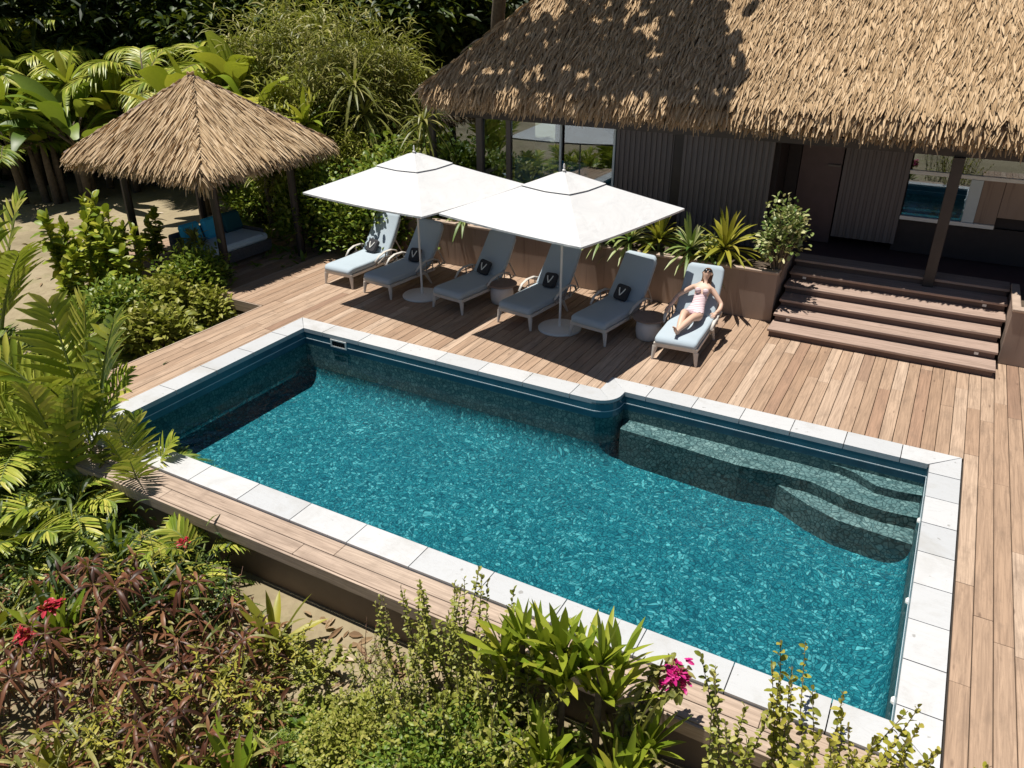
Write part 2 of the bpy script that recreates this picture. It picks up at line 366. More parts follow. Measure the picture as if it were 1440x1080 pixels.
# ------------------------------------------------------------------ ground
def sm(a, b, x):
    t = min(1, max(0, (x-a)/(b-a))); return t*t*(3-2*t)
def gz(x, y):
    z = -0.74 + .46*sm(8, 12.5, y - .15*(x+12)) if x < -8 else -0.74
    z = max(z, -0.74)
    return z + .05*math.sin(x*1.3+y*.7)*math.sin(y*.9-x*.4)
def ground():
    xs = [-400, -200, -100, -60] + [-45+i*.8 for i in range(42)] + [-11.02, -10.62, -10.60, -8, -5, -2, .66, .68, 1.05, 3, 6, 10, 20, 60, 200, 400]
    ys = [-200, -60, -20, -5, 0] + [.8*i for i in range(1, 7)] + [5.3, 5.9, 5.98] + [6.8, 8, 9, 10, 10.95, 10.97, 11.3] + [12+.8*i for i in range(20)] + [32, 40, 60, 100, 200, 500]
    xs = sorted(set(xs)); ys = sorted(set(ys)); b = MB(); vs = []; n = len(ys)
    for x in xs:
        for y in ys:
            inside = -10.61 <= x <= .67 and 5.97 <= y <= 10.96
            z = -2.2 if inside else gz(x, y)
            if y > 40 or x < -45: z = gz(x, y) + .0
            vs.append((x, y, z))
    fs = [(i*n+j, (i+1)*n+j, (i+1)*n+j+1, i*n+j+1) for i in range(len(xs)-1) for j in range(n-1)]
    b.add(vs, fs); return b.build('ground', 'ground', smooth=True)
tag(ground(), kind='structure')

# ------------------------------------------------------------------ deck boards
JX, JY = -4.35, .51
def deck():
    b = MB(); und = MB(); pitch = .19; gap = .009
    cols = []
    for k in range(119):
        a, e = -13.55+k*pitch, -13.55+(k+1)*pitch-gap
        cut = [bp for bp in (-12.25, -11.03, JX, 1.06) if a+.012 < bp < e-.012]
        cols += [(a, cut[0]-.003), (cut[0]+.003, e)] if cut else [(a, e)]
    for x, x1 in cols:
        xc = (x+x1)/2
        if xc < -12.25: iv = [(10.98, 15.26)]
        elif xc < -11.03: iv = [(6.6, 15.26)]
        elif xc < JX: iv = [(10.86, 15.26)]
        elif xc < 1.06: iv = [(11.37, 15.26)]
        else: iv = [(2.2, 15.26)]
        for y0, y1 in iv:
            y = y0
            while y < y1-.01:
                e = y + random.uniform(1.4, 3.9)
                if y1-e < .7: e = y1
                dz = random.uniform(-.002, .002)
                b.box(x, x1, y+.003, e-.003, -.035+dz, dz, bev=.004)
                y = e
    o = b.build('deck', 'deck'); tag(o, kind='structure')
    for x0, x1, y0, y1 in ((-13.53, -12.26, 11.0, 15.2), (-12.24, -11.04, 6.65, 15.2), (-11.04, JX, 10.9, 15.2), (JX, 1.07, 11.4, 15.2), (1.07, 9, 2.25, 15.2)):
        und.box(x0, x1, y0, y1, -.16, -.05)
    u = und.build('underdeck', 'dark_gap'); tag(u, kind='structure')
    f = MB(); f.box(-13.58, -13.555, 10.96, 15.26, -.24, -.005); f.box(-13.555, -12.27, 10.945, 10.972, -.24, -.005); f.box(-12.285, -12.258, 6.6, 10.944, -.24, -.005)
    f.box(-12.257, -11.04, 6.57, 6.597, -.24, -.005); f.box(1.07, 9, 2.16, 2.19, -.24, -.005)
    tag(f.build('deck_edge', 'ledge'), kind='structure')
deck()

# ------------------------------------------------------------------ pool
PX0, PX1, PY0, PY1, PY2, PJ = -10.6, .66, 6.0, 10.44, 10.95, -3.95
def pool():
    p = empty('swimming_pool', (0, 0, 0), 'long rectangular mosaic swimming pool with white stone edging and clear turquoise water', 'swimming pool')
    arc = [(PJ-.38+.38*math.sin(a), PY1+.38-.38*math.cos(a)) for a in [i*PI/2/8 for i in range(9)]]
    inner = [(PX0, PY0), (PX1, PY0), (PX1, PY2), (PJ, PY2)] + arc[::-1] + [(PX0, PY1)]
    # walls
    def wall(z0, z1, off, name, mat):
        b = MB(); n = len(inner)
        c = Vector(((PX0+PX1)/2, 8.4))
        pts = inner
        vs = [(x, y, z0) for x, y in pts] + [(x, y, z1) for x, y in pts]
        b.add(vs, [(i+n, (i+1) % n+n, (i+1) % n, i) for i in range(n)])
        return b.build(name, mat, p)
    wall(-1.5, -.322, 0, 'pool_wall', 'pool_wall'); wall(-.322, -.045, 0, 'waterline_tile', 'pool_band')
    b = MB(); b.box(PX0-.02, PX1+.02, PY0-.02, PY2+.02, -1.6, -1.14); b.build('pool_floor', 'pool_floor', p)
    n = len(inner); nv = []
    for i in range(n):
        a, q, c_ = Vector(inner[i-1]), Vector(inner[i]), Vector(inner[(i+1) % n]); d0 = (q-a).normalized(); d1 = (c_-q).normalized()
        n0 = Vector((-d0.y, d0.x)); n1 = Vector((-d1.y, d1.x)); m_ = (n0+n1).normalized(); nv.append(m_/max(.35, m_.dot(n0)))
    cv = MB(); rr = .34; K = 7; vs = []
    for k in range(K+1):
        a = k/K*PI/2
        for (x, y), m_ in zip(inner, nv): o = rr*(1-math.cos(a))+.002; vs.append((x+m_.x*o, y+m_.y*o, -1.139+rr*(1-math.sin(a))))
    cv.add(vs, [(k*n+i, k*n+(i+1) % n, (k+1)*n+(i+1) % n, (k+1)*n+i) for k in range(K) for i in range(n)]); cv.build('floor_cove', 'pool_floor', p, smooth=True)
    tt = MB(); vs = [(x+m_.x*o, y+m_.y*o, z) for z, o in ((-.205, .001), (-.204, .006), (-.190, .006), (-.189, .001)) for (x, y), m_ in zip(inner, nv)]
    tt.add(vs, [(k*n+i, k*n+(i+1) % n, (k+1)*n+(i+1) % n, (k+1)*n+i) for k in range(3) for i in range(n)]); tt.build('highlight_strip', 'pale_blue_paint', p)  # pale raised strip stands in for the ripple highlight above the waterline
    # coping: stones
    def stones(b, poly_fn, lens): pass
    c = MB(); g = .012; z0, z1 = -.07, .012; W = .41
    def run_x(x0, x1, ya, yb, ln, m0=0, m1=0):      # mitre offsets at both ends for the inner (ya) edge
        n = max(1, round((x1-x0)/ln)); st = (x1-x0)/n
        for i in range(n):
            a, e = x0+i*st, x0+(i+1)*st; dz = random.uniform(-.0015, .0015)
            c.prism([(a+g/2+(m0 if i == 0 else 0), ya), (e-g/2-(m1 if i == n-1 else 0), ya), (e-g/2, yb), (a+g/2, yb)], z0+dz, z1+dz)
    def run_y(y0, y1, xa, xb, ln, m0=0, m1=0):
        n = max(1, round((y1-y0)/ln)); st = (y1-y0)/n
        for i in range(n):
            a, e = y0+i*st, y0+(i+1)*st; dz = random.uniform(-.0015, .0015)
            pl = [(xa, a+g/2+(m0 if i == 0 else 0)), (xa, e-g/2-(m1 if i == n-1 else 0)), (xb, e-g/2), (xb, a+g/2)]
            if xa < xb: pl = pl[::-1]
            c.prism(pl, z0+dz, z1+dz)
    OL, OR, OF, OB = PX0-W, PX1+W-.02, PY0-W, PY1+W
    # front (inner edge at PY0): flip order
    n = 13; st = (OR-OL)/n
    for i in range(n):
        a, e = OL+i*st, OL+(i+1)*st
        c.prism([(a+g/2, OF), (e-g/2, OF), (e-g/2-(W-.02 if i == n-1 else 0), PY0-.003), (a+g/2+(W if i == 0 else 0), PY0-.003)], z0, z1+random.uniform(-.0015, .0015))
    run_y(OF, OB, PX0+.003, OL, .92, W, W)
    run_y(OF, PY2+W, PX1-.003, OR, .62, W, W)
    run_x(OL, PJ-.4-.38, PY1-.003, OB, .93, W, 0)
    # rounded corner stones
    c.prism([(PJ-.78+g/2, PY1-.003)] + arc[:5] + [(JX-.01, OB), (PJ-.78+g/2, OB)], z0, z1)
    c.prism(arc[4:] + [(PJ, PY2+.0), (JX, PY2+W), (JX, OB+.004), (JX-.005, OB)], z0, z1+.001)
    run_x(JX, OR, PY2-.003, PY2+W, .79, .40, W)
    # fix mitre of first: inner starts at PJ
    c.build('coping', 'coping', p)
    # steps in the corner (apparent heights of the water seen from above)
    def tier(front, z, zb):
        pts = [at(*q, z) for q in front]; poly = [(q.x, min(q.y, PY2-.02)) for q in pts]
        poly[-1] = (PX1-.004, poly[-1][1])
        b = MB(); n = len(poly)
        poly = poly + [(PX1-.004, PY2-.004), (max(PJ+.01, poly[0][0]), PY2-.004)]
        b.prism(poly, zb, z); return b.build('pool_step', 'pool_step', p)
    tier([(1176, 633), (1183, 645), (1201, 664), (1232, 683), (1262, 691), (1301, 698)], -.37, -1.16)
    tier([(872, 603), (960, 630), (1040, 655), (1100, 667), (1142, 678), (1170, 691), (1194, 702), (1242, 718), (1292, 729)], -.50, -1.162)
    tier([(1078, 672), (1100, 686), (1138, 711), (1178, 732), (1230, 749), (1279, 765)], -.70, -1.164)
    # skimmer, jets
    s = MB(); sx = atY(476, 481, PY1).x
    s.box(sx-.20, sx+.20, PY1-.016, PY1-.001, -.24, -.215); s.box(sx-.20, sx+.20, PY1-.016, PY1-.001, -.105, -.08)
    s.box(sx-.20, sx-.165, PY1-.016, PY1-.001, -.215, -.105); s.box(sx+.165, sx+.20, PY1-.016, PY1-.001, -.215, -.105)
    sk = s.build('skimmer', 'white_paint', p)
    q = MB(); q.box(sx-.165, sx+.165, PY1-.006, PY1-.0015, -.215, -.105)
    for k in range(6): q.box(sx-.15+k*.052, sx-.12+k*.052, PY1-.010, PY1-.0055, -.20, -.12)
    q.build('grille', 'black', sk)
    for px, py in ((1293, 733), (1277, 846), (1257, 986)):
        d = ray(px, py); t = PX1/d.x; y = d.y*t; z = max(-.30, CAMZ+d.z*t); b = MB()
        m = Matrix.Translation((PX1-.002, y, z)) @ Matrix.Rotation(-PI/2, 4, 'Y')
        pr = [(.0001, .03), (.03, .028), (.045, .012), (.05, 0)]
        vs = [m @ Vector((r*math.cos(2*PI*j/12), r*math.sin(2*PI*j/12), h)) for r, h in pr for j in range(12)]
        b.add(vs, [(i*12+j, (i+1)*12+j, (i+1)*12+(j+1) % 12, i*12+(j+1) % 12) for i in range(3) for j in range(12)]); b.build('jet', 'lamp_white', p)
    wt = MB(); wv = [(x, y, -.315) for x, y in inner]; wt.add(wv, [tuple(range(len(wv)))])
    # inset a hair so the sheet does not share edges
    tag(wt.build('water', 'water'), kind='structure')
pool()
def front_wall():
    p = empty('retaining_wall', (-5, 5.3, 0), 'long brown wall topped by pale planks between pool edge and planted bed', 'retaining wall')
    o = Vector((-5, 5.3, 0)); 
    def bx(name, mat, *a, **k): b = MB(); b.box(a[0]-o.x, a[1]-o.x, a[2]-o.y, a[3]-o.y, a[4], a[5], bev=k.get('bev', 0)); return b.build(name, mat, p)
    bx('wall', 'fascia', -11.4, 1.04, 5.2, 5.57, -1.3, -.17)
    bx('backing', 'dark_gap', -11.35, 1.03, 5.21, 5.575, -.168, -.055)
    b = MB()
    for y0, y1 in ((5.135, 5.345), (5.355, 5.575)):
        x = -11.4
        while x < 1.05:
            e = min(1.05, x+random.uniform(2.2, 3.6)); b.box(x-o.x+.003, e-o.x-.003, y0-o.y, y1-o.y, -.052, -.018, bev=.004); x = e
    b.build('ledge_plank', 'ledge', p)
    bx('edge_board', 'ledge', -11.4, 1.05, 5.10, 5.133, -.20, -.03, bev=.004)
front_wall()

# ------------------------------------------------------------------ planter walls
def planter(x0, x1, loc, label, sx):
    p = empty('planter_box', loc, label, 'planter')
    b = MB(); b.box(x0, x1, 0, .12, 0, .99); b.box(x0, x0+.1, .123, 1.5, 0, .99); b.box(x1-.1, x1, .123, 1.5, 0, .99); b.build('wall', 'planter', p)
    c = MB(); c.box(x0-.02, x1+.02, -.025, .16, .992, 1.05, bev=.012); c.box(x0-.02, x0+.12, .163, 1.5, .992, 1.048, bev=.012); c.box(x1-.12, x1+.02, .163, 1.5, .992, 1.048, bev=.012); c.build('cap', 'planter_cap', p)
    s = MB(); n = 26
    vs = [(x0+.1+(x1-x0-.2)*i/n, .13+1.36*j/4, .93+random.uniform(-.03, .05)) for i in range(n+1) for j in range(5)]
    s.add(vs, [(i*5+j, (i+1)*5+j, (i+1)*5+j+1, i*5+j+1) for i in range(n) for j in range(4)]); s.build('soil', 'soil', p)
planter(0, 10.6, (-13.12, 15.27, 0), 'long brown planter wall behind the loungers with spiky plants spilling over', 1)
planter(0, 5, (1.50, 15.27, 0), 'short brown planter wall on the right side of the wide steps', 1)

# ------------------------------------------------------------------ stairs
ST = [(14.5, .16), (14.95, .32), (15.38, .48), (15.80, .64), (16.22, .80), (16.62, .96)]
def stairs():
    p = empty('staircase', (-.5, 14.5, 0), 'wide brown timber staircase leading from deck up to the shaded house porch', 'stairs')
    for i, (y, z) in enumerate(ST):
        x0, x1 = (-1.93, 1.94) if i < 3 else (-1.95, 1.98)
        d = (ST[i+1][0]-y+.06) if i < 5 else .5
        b = MB(); b.box(x0, x1, y-14.5, y-14.5+d, z-.05, z, bev=.006)
        s = b.build('step', 'step', p)
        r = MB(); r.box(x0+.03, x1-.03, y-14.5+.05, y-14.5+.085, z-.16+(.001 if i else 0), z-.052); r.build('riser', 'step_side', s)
        if i in (1, 4):
            for sx in (-1.65, 1.62):
                l = MB(); l.box(sx-.035, sx+.035, y-14.5+.035, y-14.5+.049, z-.125, z-.075, bev=.004); l.build('step_light', 'lamp_white', s)
stairs()

# ------------------------------------------------------------------ house
HY = 17.2
def thatch_face(b, A, B, up, L, row, col, tl, tw, hipA=0, hipB=0, lift=.16, jit=.16, eave=True, under=.0, dens=1.0, droop=.12):
    """rows of thatch bundles over the sloping face that starts at the eave A-B and climbs along up"""
    A, B, up = Vector(A), Vector(B), Vector(up).normalized(); along = (B-A); W = along.length; along.normalize()
    nr = along.cross(up); nr = nr if nr.z > 0 else -nr
    P = []; D = []; Ls = []; Ws = []; DR = []
    k = 0; v = -.02
    while v < L:
        u0 = hipA*v; u1 = W-hipB*v
        n = int((u1-u0)/col)
        for i in range(n):
            if random.random() > dens: continue
            u = u0+(i+.5+random.uniform(-.35, .35))*(u1-u0)/n; vv = v+random.uniform(-.5, .5)*row
            q = A+along*u+up*(vv+tl*.75)+nr*(.035+random.uniform(0, .05))
            d = -up+nr*(lift*random.uniform(.1, 1.1))*.6+along*random.gauss(0, jit)
            P.append(q); D.append(d); Ls.append(tl*random.uniform(.75, 1.3)); Ws.append(tw*random.uniform(.7, 1.35)); DR.append(droop*random.uniform(.3, 1.6))
        v += row; k += 1
    b.strips(P, D, Ls, Ws, DR, n=3, fold=.35, prof='thatch', up=np.array(nr)+RNG.normal(0, .25, (len(P), 3)))
def fringe(b, A, B, out, n, tl, tw, rows=3, drop=.1, zj=.06, spread=.2):
    A, B, out = Vector(A), Vector(B), Vector(out).normalized(); P = []; D = []; Ls = []
    al = (B-A).normalized()
    for r in range(rows):
        for i in range(n):
            u = (i+random.random())/n
            P.append(A.lerp(B, u)+Vector((0, 0, .05-drop*r+random.uniform(-zj, zj)))-out*(.03*r+.06)); D.append(out*random.uniform(.55, 1.0)+Vector((0, 0, -random.uniform(.5, .95)))+al*random.gauss(0, spread)); Ls.append(tl*random.uniform(.7, 1.25))
    b.strips(P, D, Ls, tw, .18, n=3, fold=.35, prof='thatch', up=np.array(out)+RNG.normal(0, .3, (len(P), 3)))
def house():
    H0 = Vector((-11.5, HY, .0))
    p = empty('thatched_house', H0, 'large dark house with thick thatched roof, glazed corner and ribbed wall panels', 'house')
    def bx(b, x0, x1, y0, y1, z0, z1, bev=0): b.box(x0-H0.x, x1-H0.x, y0-H0.y, y1-H0.y, z0, z1, bev=bev); return b
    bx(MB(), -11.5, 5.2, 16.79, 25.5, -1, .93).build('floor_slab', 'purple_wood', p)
    # roof
    ex0, ex1, ey0, ey1, ez = -11.4, 5.6, 16.15, 27.15, 3.9; k = .94; hd = (ey1-ey0)/2; rz = ez+k*hd
    Lp = lambda x, y, z: (x-H0.x, y-H0.y, z)
    b = MB(); a0, a1, a2, a3 = Lp(ex0, ey0, ez), Lp(ex1, ey0, ez), Lp(ex1, ey1, ez), Lp(ex0, ey1, ez); r0, r1 = Lp(ex0+hd, ey0+hd, rz), Lp(ex1-hd, ey0+hd, rz)
    dn = lambda q: (q[0], q[1], q[2]-.16)
    b.add([a0, a1, a2, a3, r0, r1, dn(a0), dn(a1), dn(a2), dn(a3), dn(r0), dn(r1)], [(0, 1, 5, 4), (1, 2, 5), (2, 3, 4, 5), (3, 0, 4), (7, 6, 10, 11), (8, 7, 11), (9, 8, 11, 10), (6, 9, 10), (0, 6, 7, 1), (1, 7, 8, 2), (2, 8, 9, 3), (3, 9, 6, 0)])
    rf = b.build('roof', 'thatch_under', p)
    t = MB(); SL = math.hypot(hd, hd*k); hip = hd/SL
    thatch_face(t, a0, a1, (0, 1, k), SL, .068, .043, .25, .040, hip, hip, lift=.34, jit=.20)
    thatch_face(t, a3, a0, (1, 0, k), SL, .13, .09, .34, .07, hip, hip, lift=.24, jit=.18)
    thatch_face(t, a2, a3, (0, -1, k), SL, .30, .22, .5, .22, hip, hip); thatch_face(t, a1, a2, (-1, 0, k), SL, .30, .22, .5, .22, hip, hip)
    fringe(t, a0, a1, (0, -1, 0), 420, .34, .055, rows=8, drop=.028, spread=.22); fringe(t, a3, a0, (-1, 0, 0), 240, .34, .06, rows=8, drop=.028)
    # hip ridge
    P = []; D = []
    for i in range(420):
        s = i/420; q = Vector(a0).lerp(Vector(r0), s)+Vector((random.gauss(0, .05), random.gauss(0, .05), .10)); P.append(q); D.append(Vector((-1+random.gauss(0, .5), -1+random.gauss(0, .5), -k)))
    t.strips(P, D, .36, .07, .1, n=3, fold=.35, prof='thatch')
    t.build('thatch', 'thatch', rf)
    # beams under the eave
    e = MB(); bx(e, -11.0, 5.1, 16.62, 16.77, 3.28, 3.46); e.build('beam', 'dark_timber', p)
    # dark interior shell
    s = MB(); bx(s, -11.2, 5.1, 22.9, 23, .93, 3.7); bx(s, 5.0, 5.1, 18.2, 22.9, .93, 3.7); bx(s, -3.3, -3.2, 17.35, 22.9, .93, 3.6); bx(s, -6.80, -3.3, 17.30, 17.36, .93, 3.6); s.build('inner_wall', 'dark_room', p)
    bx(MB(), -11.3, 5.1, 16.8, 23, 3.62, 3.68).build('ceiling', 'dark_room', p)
    # posts
    def post(x, y, w, z0, z1, mat='post_grey'): return bx(MB(), x-w/2, x+w/2, y-w/2, y+w/2, z0, z1, .008).build('post', mat, p)
    for px, w_ in ((607, .15), (675, .17), (716, .13)):
        q = atY(px, 165, HY); post(q.x, HY, w_, .93, 3.45)
    g = at(1304, 402, .80); post(g.x, g.y+.02, .20, .803, 3.28, 'dark_timber')
    # ribbed panels
    def ribbed(x0, x1, y, z0, z1, rib=.125, name='wall_panel'):
        b = MB(); x = x0; 
        while x < x1-.01:
            e = min(x1, x+rib)
            bx(b, x+.004, x+rib*.62, y-.035, y, z0, z1, .006); bx(b, x+rib*.62, e-.0, y-.006, y-.001, z0, z1); x = e
        return b.build(name, 'cladding', p)
    ribbed(-6.83, -5.47, HY, .95, 3.5); ribbed(-5.22, -3.30, HY-.12, .95, 3.5)
    bx(MB(), -5.46, -5.23, HY+.0, HY+.08, .95, 3.5).build('door_recess', 'dark_timber', p)
    # porch back wall with a dark plain panel and a ribbed door panel
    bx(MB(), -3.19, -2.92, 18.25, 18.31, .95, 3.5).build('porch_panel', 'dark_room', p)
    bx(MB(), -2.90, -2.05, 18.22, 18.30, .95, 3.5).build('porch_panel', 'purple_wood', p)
    d = ribbed(-2.02, -.80, 18.2, 1.12, 3.4, .15, 'door'); 
    h = MB(); bx(h, -2.32, -2.06, 18.17, 18.215, 2.62, 2.66); h.build('shelf_rail', 'post_grey', p)
    # serving window on the right
    wf = MB(); bx(wf, -.72, 4.2, 18.15, 18.24, 2.62, 2.70, .006)
    wn = wf.build('window', 'white_paint', p)
    bx(MB(), -.72, 1.02, 18.12, 18.26, 1.68, 1.76, .006).build('sill', 'white_paint', wn)
    bx(MB(), .42, .64, 18.14, 18.25, 1.763, 2.617, .006).build('window_post', 'pale_blue_paint', wn)
    bx(MB(), -.70, .42, 18.19, 18.20, 1.762, 2.618).build('pane', 'glass', wn)
    bx(MB(), -.70, 4.2, 18.19, 18.20, 2.703, 3.35).build('pane', 'glass', wn)
    bx(MB(), .645, 1.02, 18.17, 18.22, 1.762, 2.618).build('shutter', 'planter', wn)
    bx(MB(), 1.03, 4.2, 18.17, 18.22, 1.92, 2.618).build('shutter', 'planter', wn)
    bx(MB(), -.78, 4.2, 18.30, 18.36, .95, 1.66).build('counter_front', 'dark_room', p)
    bx(MB(), -.78, 4.2, 18.40, 18.45, 1.66, 3.4).build('counter_back', 'dark_room', p)
    # glazing of the corner room
    gl = MB(); xs = [atY(px, 165, HY).x for px in (607, 675, 716, 791, 868)]
    for a, c in zip(xs[:-1], xs[1:]):
        f = MB(); bx(f, a+.07, c-.05, HY-.02, HY+.02, .96, 1.0); bx(f, a+.07, c-.05, HY-.02, HY+.02, 3.40, 3.45)
        bx(f, c-.05, c+.0, HY-.03, HY+.03, .96, 3.45); fo = f.build('window', 'pale_blue_paint' if c > -9 else 'post_grey', p)
        bx(MB(), a+.075, c-.055, HY-.005, HY+.005, 1.001, 3.399).build('pane', 'glass', fo)
    # left glazed return
    f = MB(); bx(f, xs[0]-.02, xs[0]+.02, HY+.1, HY+3.4, .96, 1.0); bx(f, xs[0]-.02, xs[0]+.02, HY+.1, HY+3.4, 3.40, 3.45); bx(f, xs[0]-.021, xs[0]+.021, HY+3.36, HY+3.405, .965, 3.445); fo = f.build('window', 'post_grey', p)
    bx(MB(), xs[0]-.005, xs[0]+.005, HY+.1, HY+3.4, 1.001, 3.399).build('pane', 'glass', fo)
    bx(MB(), xs[0]-.04, xs[0]+.04, HY+3.41, 22.9, .93, 3.6).build('side_wall', 'cladding', p)
house()
def daybed_inside():
    q = Vector((-9.3, 18.6, .93))
    p = empty('sofa', q, 'blue sofa with a pale cushion seen behind the glass of the house corner', 'sofa')
    MB().box(-1.2, 1.0, -.45, .5, 0, .32, bev=.02).build('base', 'wicker', p)
    MB().box(-1.18, .98, -.43, .48, .325, .48, bev=.05).build('seat', 'cushion_blue', p)
    MB().box(-1.18, .98, .3, .5, .485, 1.05, bev=.05).build('backrest', 'cushion_blue', p)
    m = Matrix.Translation((-.75, .1, .72)) @ Matrix.Rotation(-.35, 4, 'X') @ Matrix.Rotation(.25, 4, 'Z')
    MB().box(-.24, .24, -.07, .07, -.23, .23, m, bev=.06).build('cushion', 'cushion_sofa', p)
    m = Matrix.Translation((.25, .1, .72)) @ Matrix.Rotation(-.35, 4, 'X')
    MB().box(-.24, .24, -.07, .07, -.23, .23, m, bev=.06).build('cushion', 'cushion_blue', p)
daybed_inside()

# ------------------------------------------------------------------ gazebo
def gazebo():
    cx, cy = -16.15, 13.4; hx, hy = 2.28, 2.12; ez, az = 2.55, 4.18
    p = empty('thatched_gazebo', (cx, cy, -.12), 'small open gazebo on dark posts with a shaggy pale thatched roof beside the deck', 'gazebo')
    zz = .12
    fl = MB(); x = -2.5
    while x < 2.74: fl.box(x, x+.18, -2.3, 2.3, -.04, 0); x += .19
    fl.build('floor', 'deck', p)
    MB().box(-2.48, 2.74, -2.28, 2.28, -.25, -.045).build('floor_base', 'dark_gap', p)
    for sx, sy, base in ((-1.62, -1.25, (203, 345)), (1.55, -1.25, (307, 380)), (1.9, .93, (417, 352)), (-1.62, .93, None)):
        MB().tube([(sx, sy, .0), (sx*.98, sy*.98, 2.75)], [.105, .095], 10).build('post', 'dark_timber', p)
    A = [(-hx, -hy), (hx, -hy), (hx, hy), (-hx, hy)]; apex = Vector((0, 0, az+zz))
    b = MB(); vs = [(x, y, ez+zz) for x, y in A]+[tuple(apex)]+[(x, y, ez+zz-.1) for x, y in A]+[(0, 0, az+zz-.12)]
    b.add(vs, [(0, 1, 4), (1, 2, 4), (2, 3, 4), (3, 0, 4), (6, 5, 9), (7, 6, 9), (8, 7, 9), (5, 8, 9), (0, 5, 6, 1), (1, 6, 7, 2), (2, 7, 8, 3), (3, 8, 5, 0)])
    rf = b.build('roof', 'thatch_under', p)
    t = MB()
    P = []; D = []; L = []; UP = []; DR = []
    for i in range(4):
        a = Vector((*A[i], ez+zz)); c = Vector((*A[(i+1) % 4], ez+zz)); mid = (a+c)/2; up = apex-mid; nr = (c-a).cross(up).normalized()
        if nr.z < 0: nr = -nr
        N = 4200 if i in (0, 1, 3) else 1500
        for k in range(N):
            v = 1-math.sqrt(random.random()); v = min(.97, v+.02); u = random.random()
            q = a.lerp(c, u).lerp(apex, v)
            d = ((a.lerp(c, min(1, max(0, u+random.gauss(0, .05))))-apex).normalized()*.35-up.normalized()*.65).normalized()
            P.append(q+nr*random.uniform(.02, .07)+d*-.25); D.append(d+nr*random.uniform(.0, .14)); L.append(random.uniform(.30, .62)); UP.append(nr); DR.append(random.uniform(.02, .2))
    t.strips(P, D, L, RNG.uniform(.03, .065, len(P)), DR, n=3, fold=.3, prof='thatch', up=np.array(UP)+RNG.normal(0, .3, (len(P), 3)))
    for i in range(4):
        a = Vector((*A[i], ez+zz)); c = Vector((*A[(i+1) % 4], ez+zz)); o = Vector((a+c)); o.z = 0
        fringe(t, a, c, o, 170, .30, .04, rows=4, drop=.03, spread=.3)
    # long strands at the near corner
    P = []; D = []
    for s in range(60):
        a = Vector((hx-.15-abs(random.gauss(0, .25)), -hy+.15+abs(random.gauss(0, .25)), ez+zz)); P.append(a); D.append(Vector((random.gauss(.25, .25), random.gauss(-.25, .25), -1)))
    t.strips(P, D, RNG.uniform(.2, .5, len(P)), .03, .3, n=3, prof='thatch')
    t.build('thatch', 'thatch_pale', rf)
    for x, y in (A[0], A[2]):
        MB().tube([apex+Vector((0, 0, .03)), Vector((x*.5, y*.5, (az+ez)/2+zz+.055)), Vector((x, y, ez+zz+.04))], [.065, .06, .05], 7).build('ridge', 'table_top', rf)
    MB().lathe([(.13, az+zz-.02), (.10, az+zz+.06), (.04, az+zz+.10)], 12).build('ridge_cap', 'planter', rf)
gazebo()
def gazebo_sofa():
    p = empty('daybed', (-15.75, 13.15, -.12), 'dark wicker daybed with pale blue seat and bright blue cushion under the gazebo', 'daybed')
    b = MB(); b.box(-.62, .62, -1.05, 1.05, .08, .36, bev=.02); b.box(-.66, -.56, -1.08, 1.08, .362, .82, bev=.03); b.box(-.56, .35, 1.0, 1.09, .362, .60, bev=.03); b.box(-.56, .35, -1.09, -1.0, .362, .60, bev=.03); b.build('frame', 'wicker', p)
    MB().box(-.54, .60, -.98, .98, .362, .54, bev=.05).build('seat', 'cushion_sofa', p)
    for y, mt in ((-.62, 'cushion_blue'), (.05, 'cushion_blue'), (.68, 'cushion_teal')):
        m = Matrix.Translation((-.36, y, .78)) @ Matrix.Rotation(-.28, 4, 'Y')
        MB().box(-.08, .08, -.30, .30, -.25, .26, m, bev=.06).build('cushion', mt, p)
gazebo_sofa()
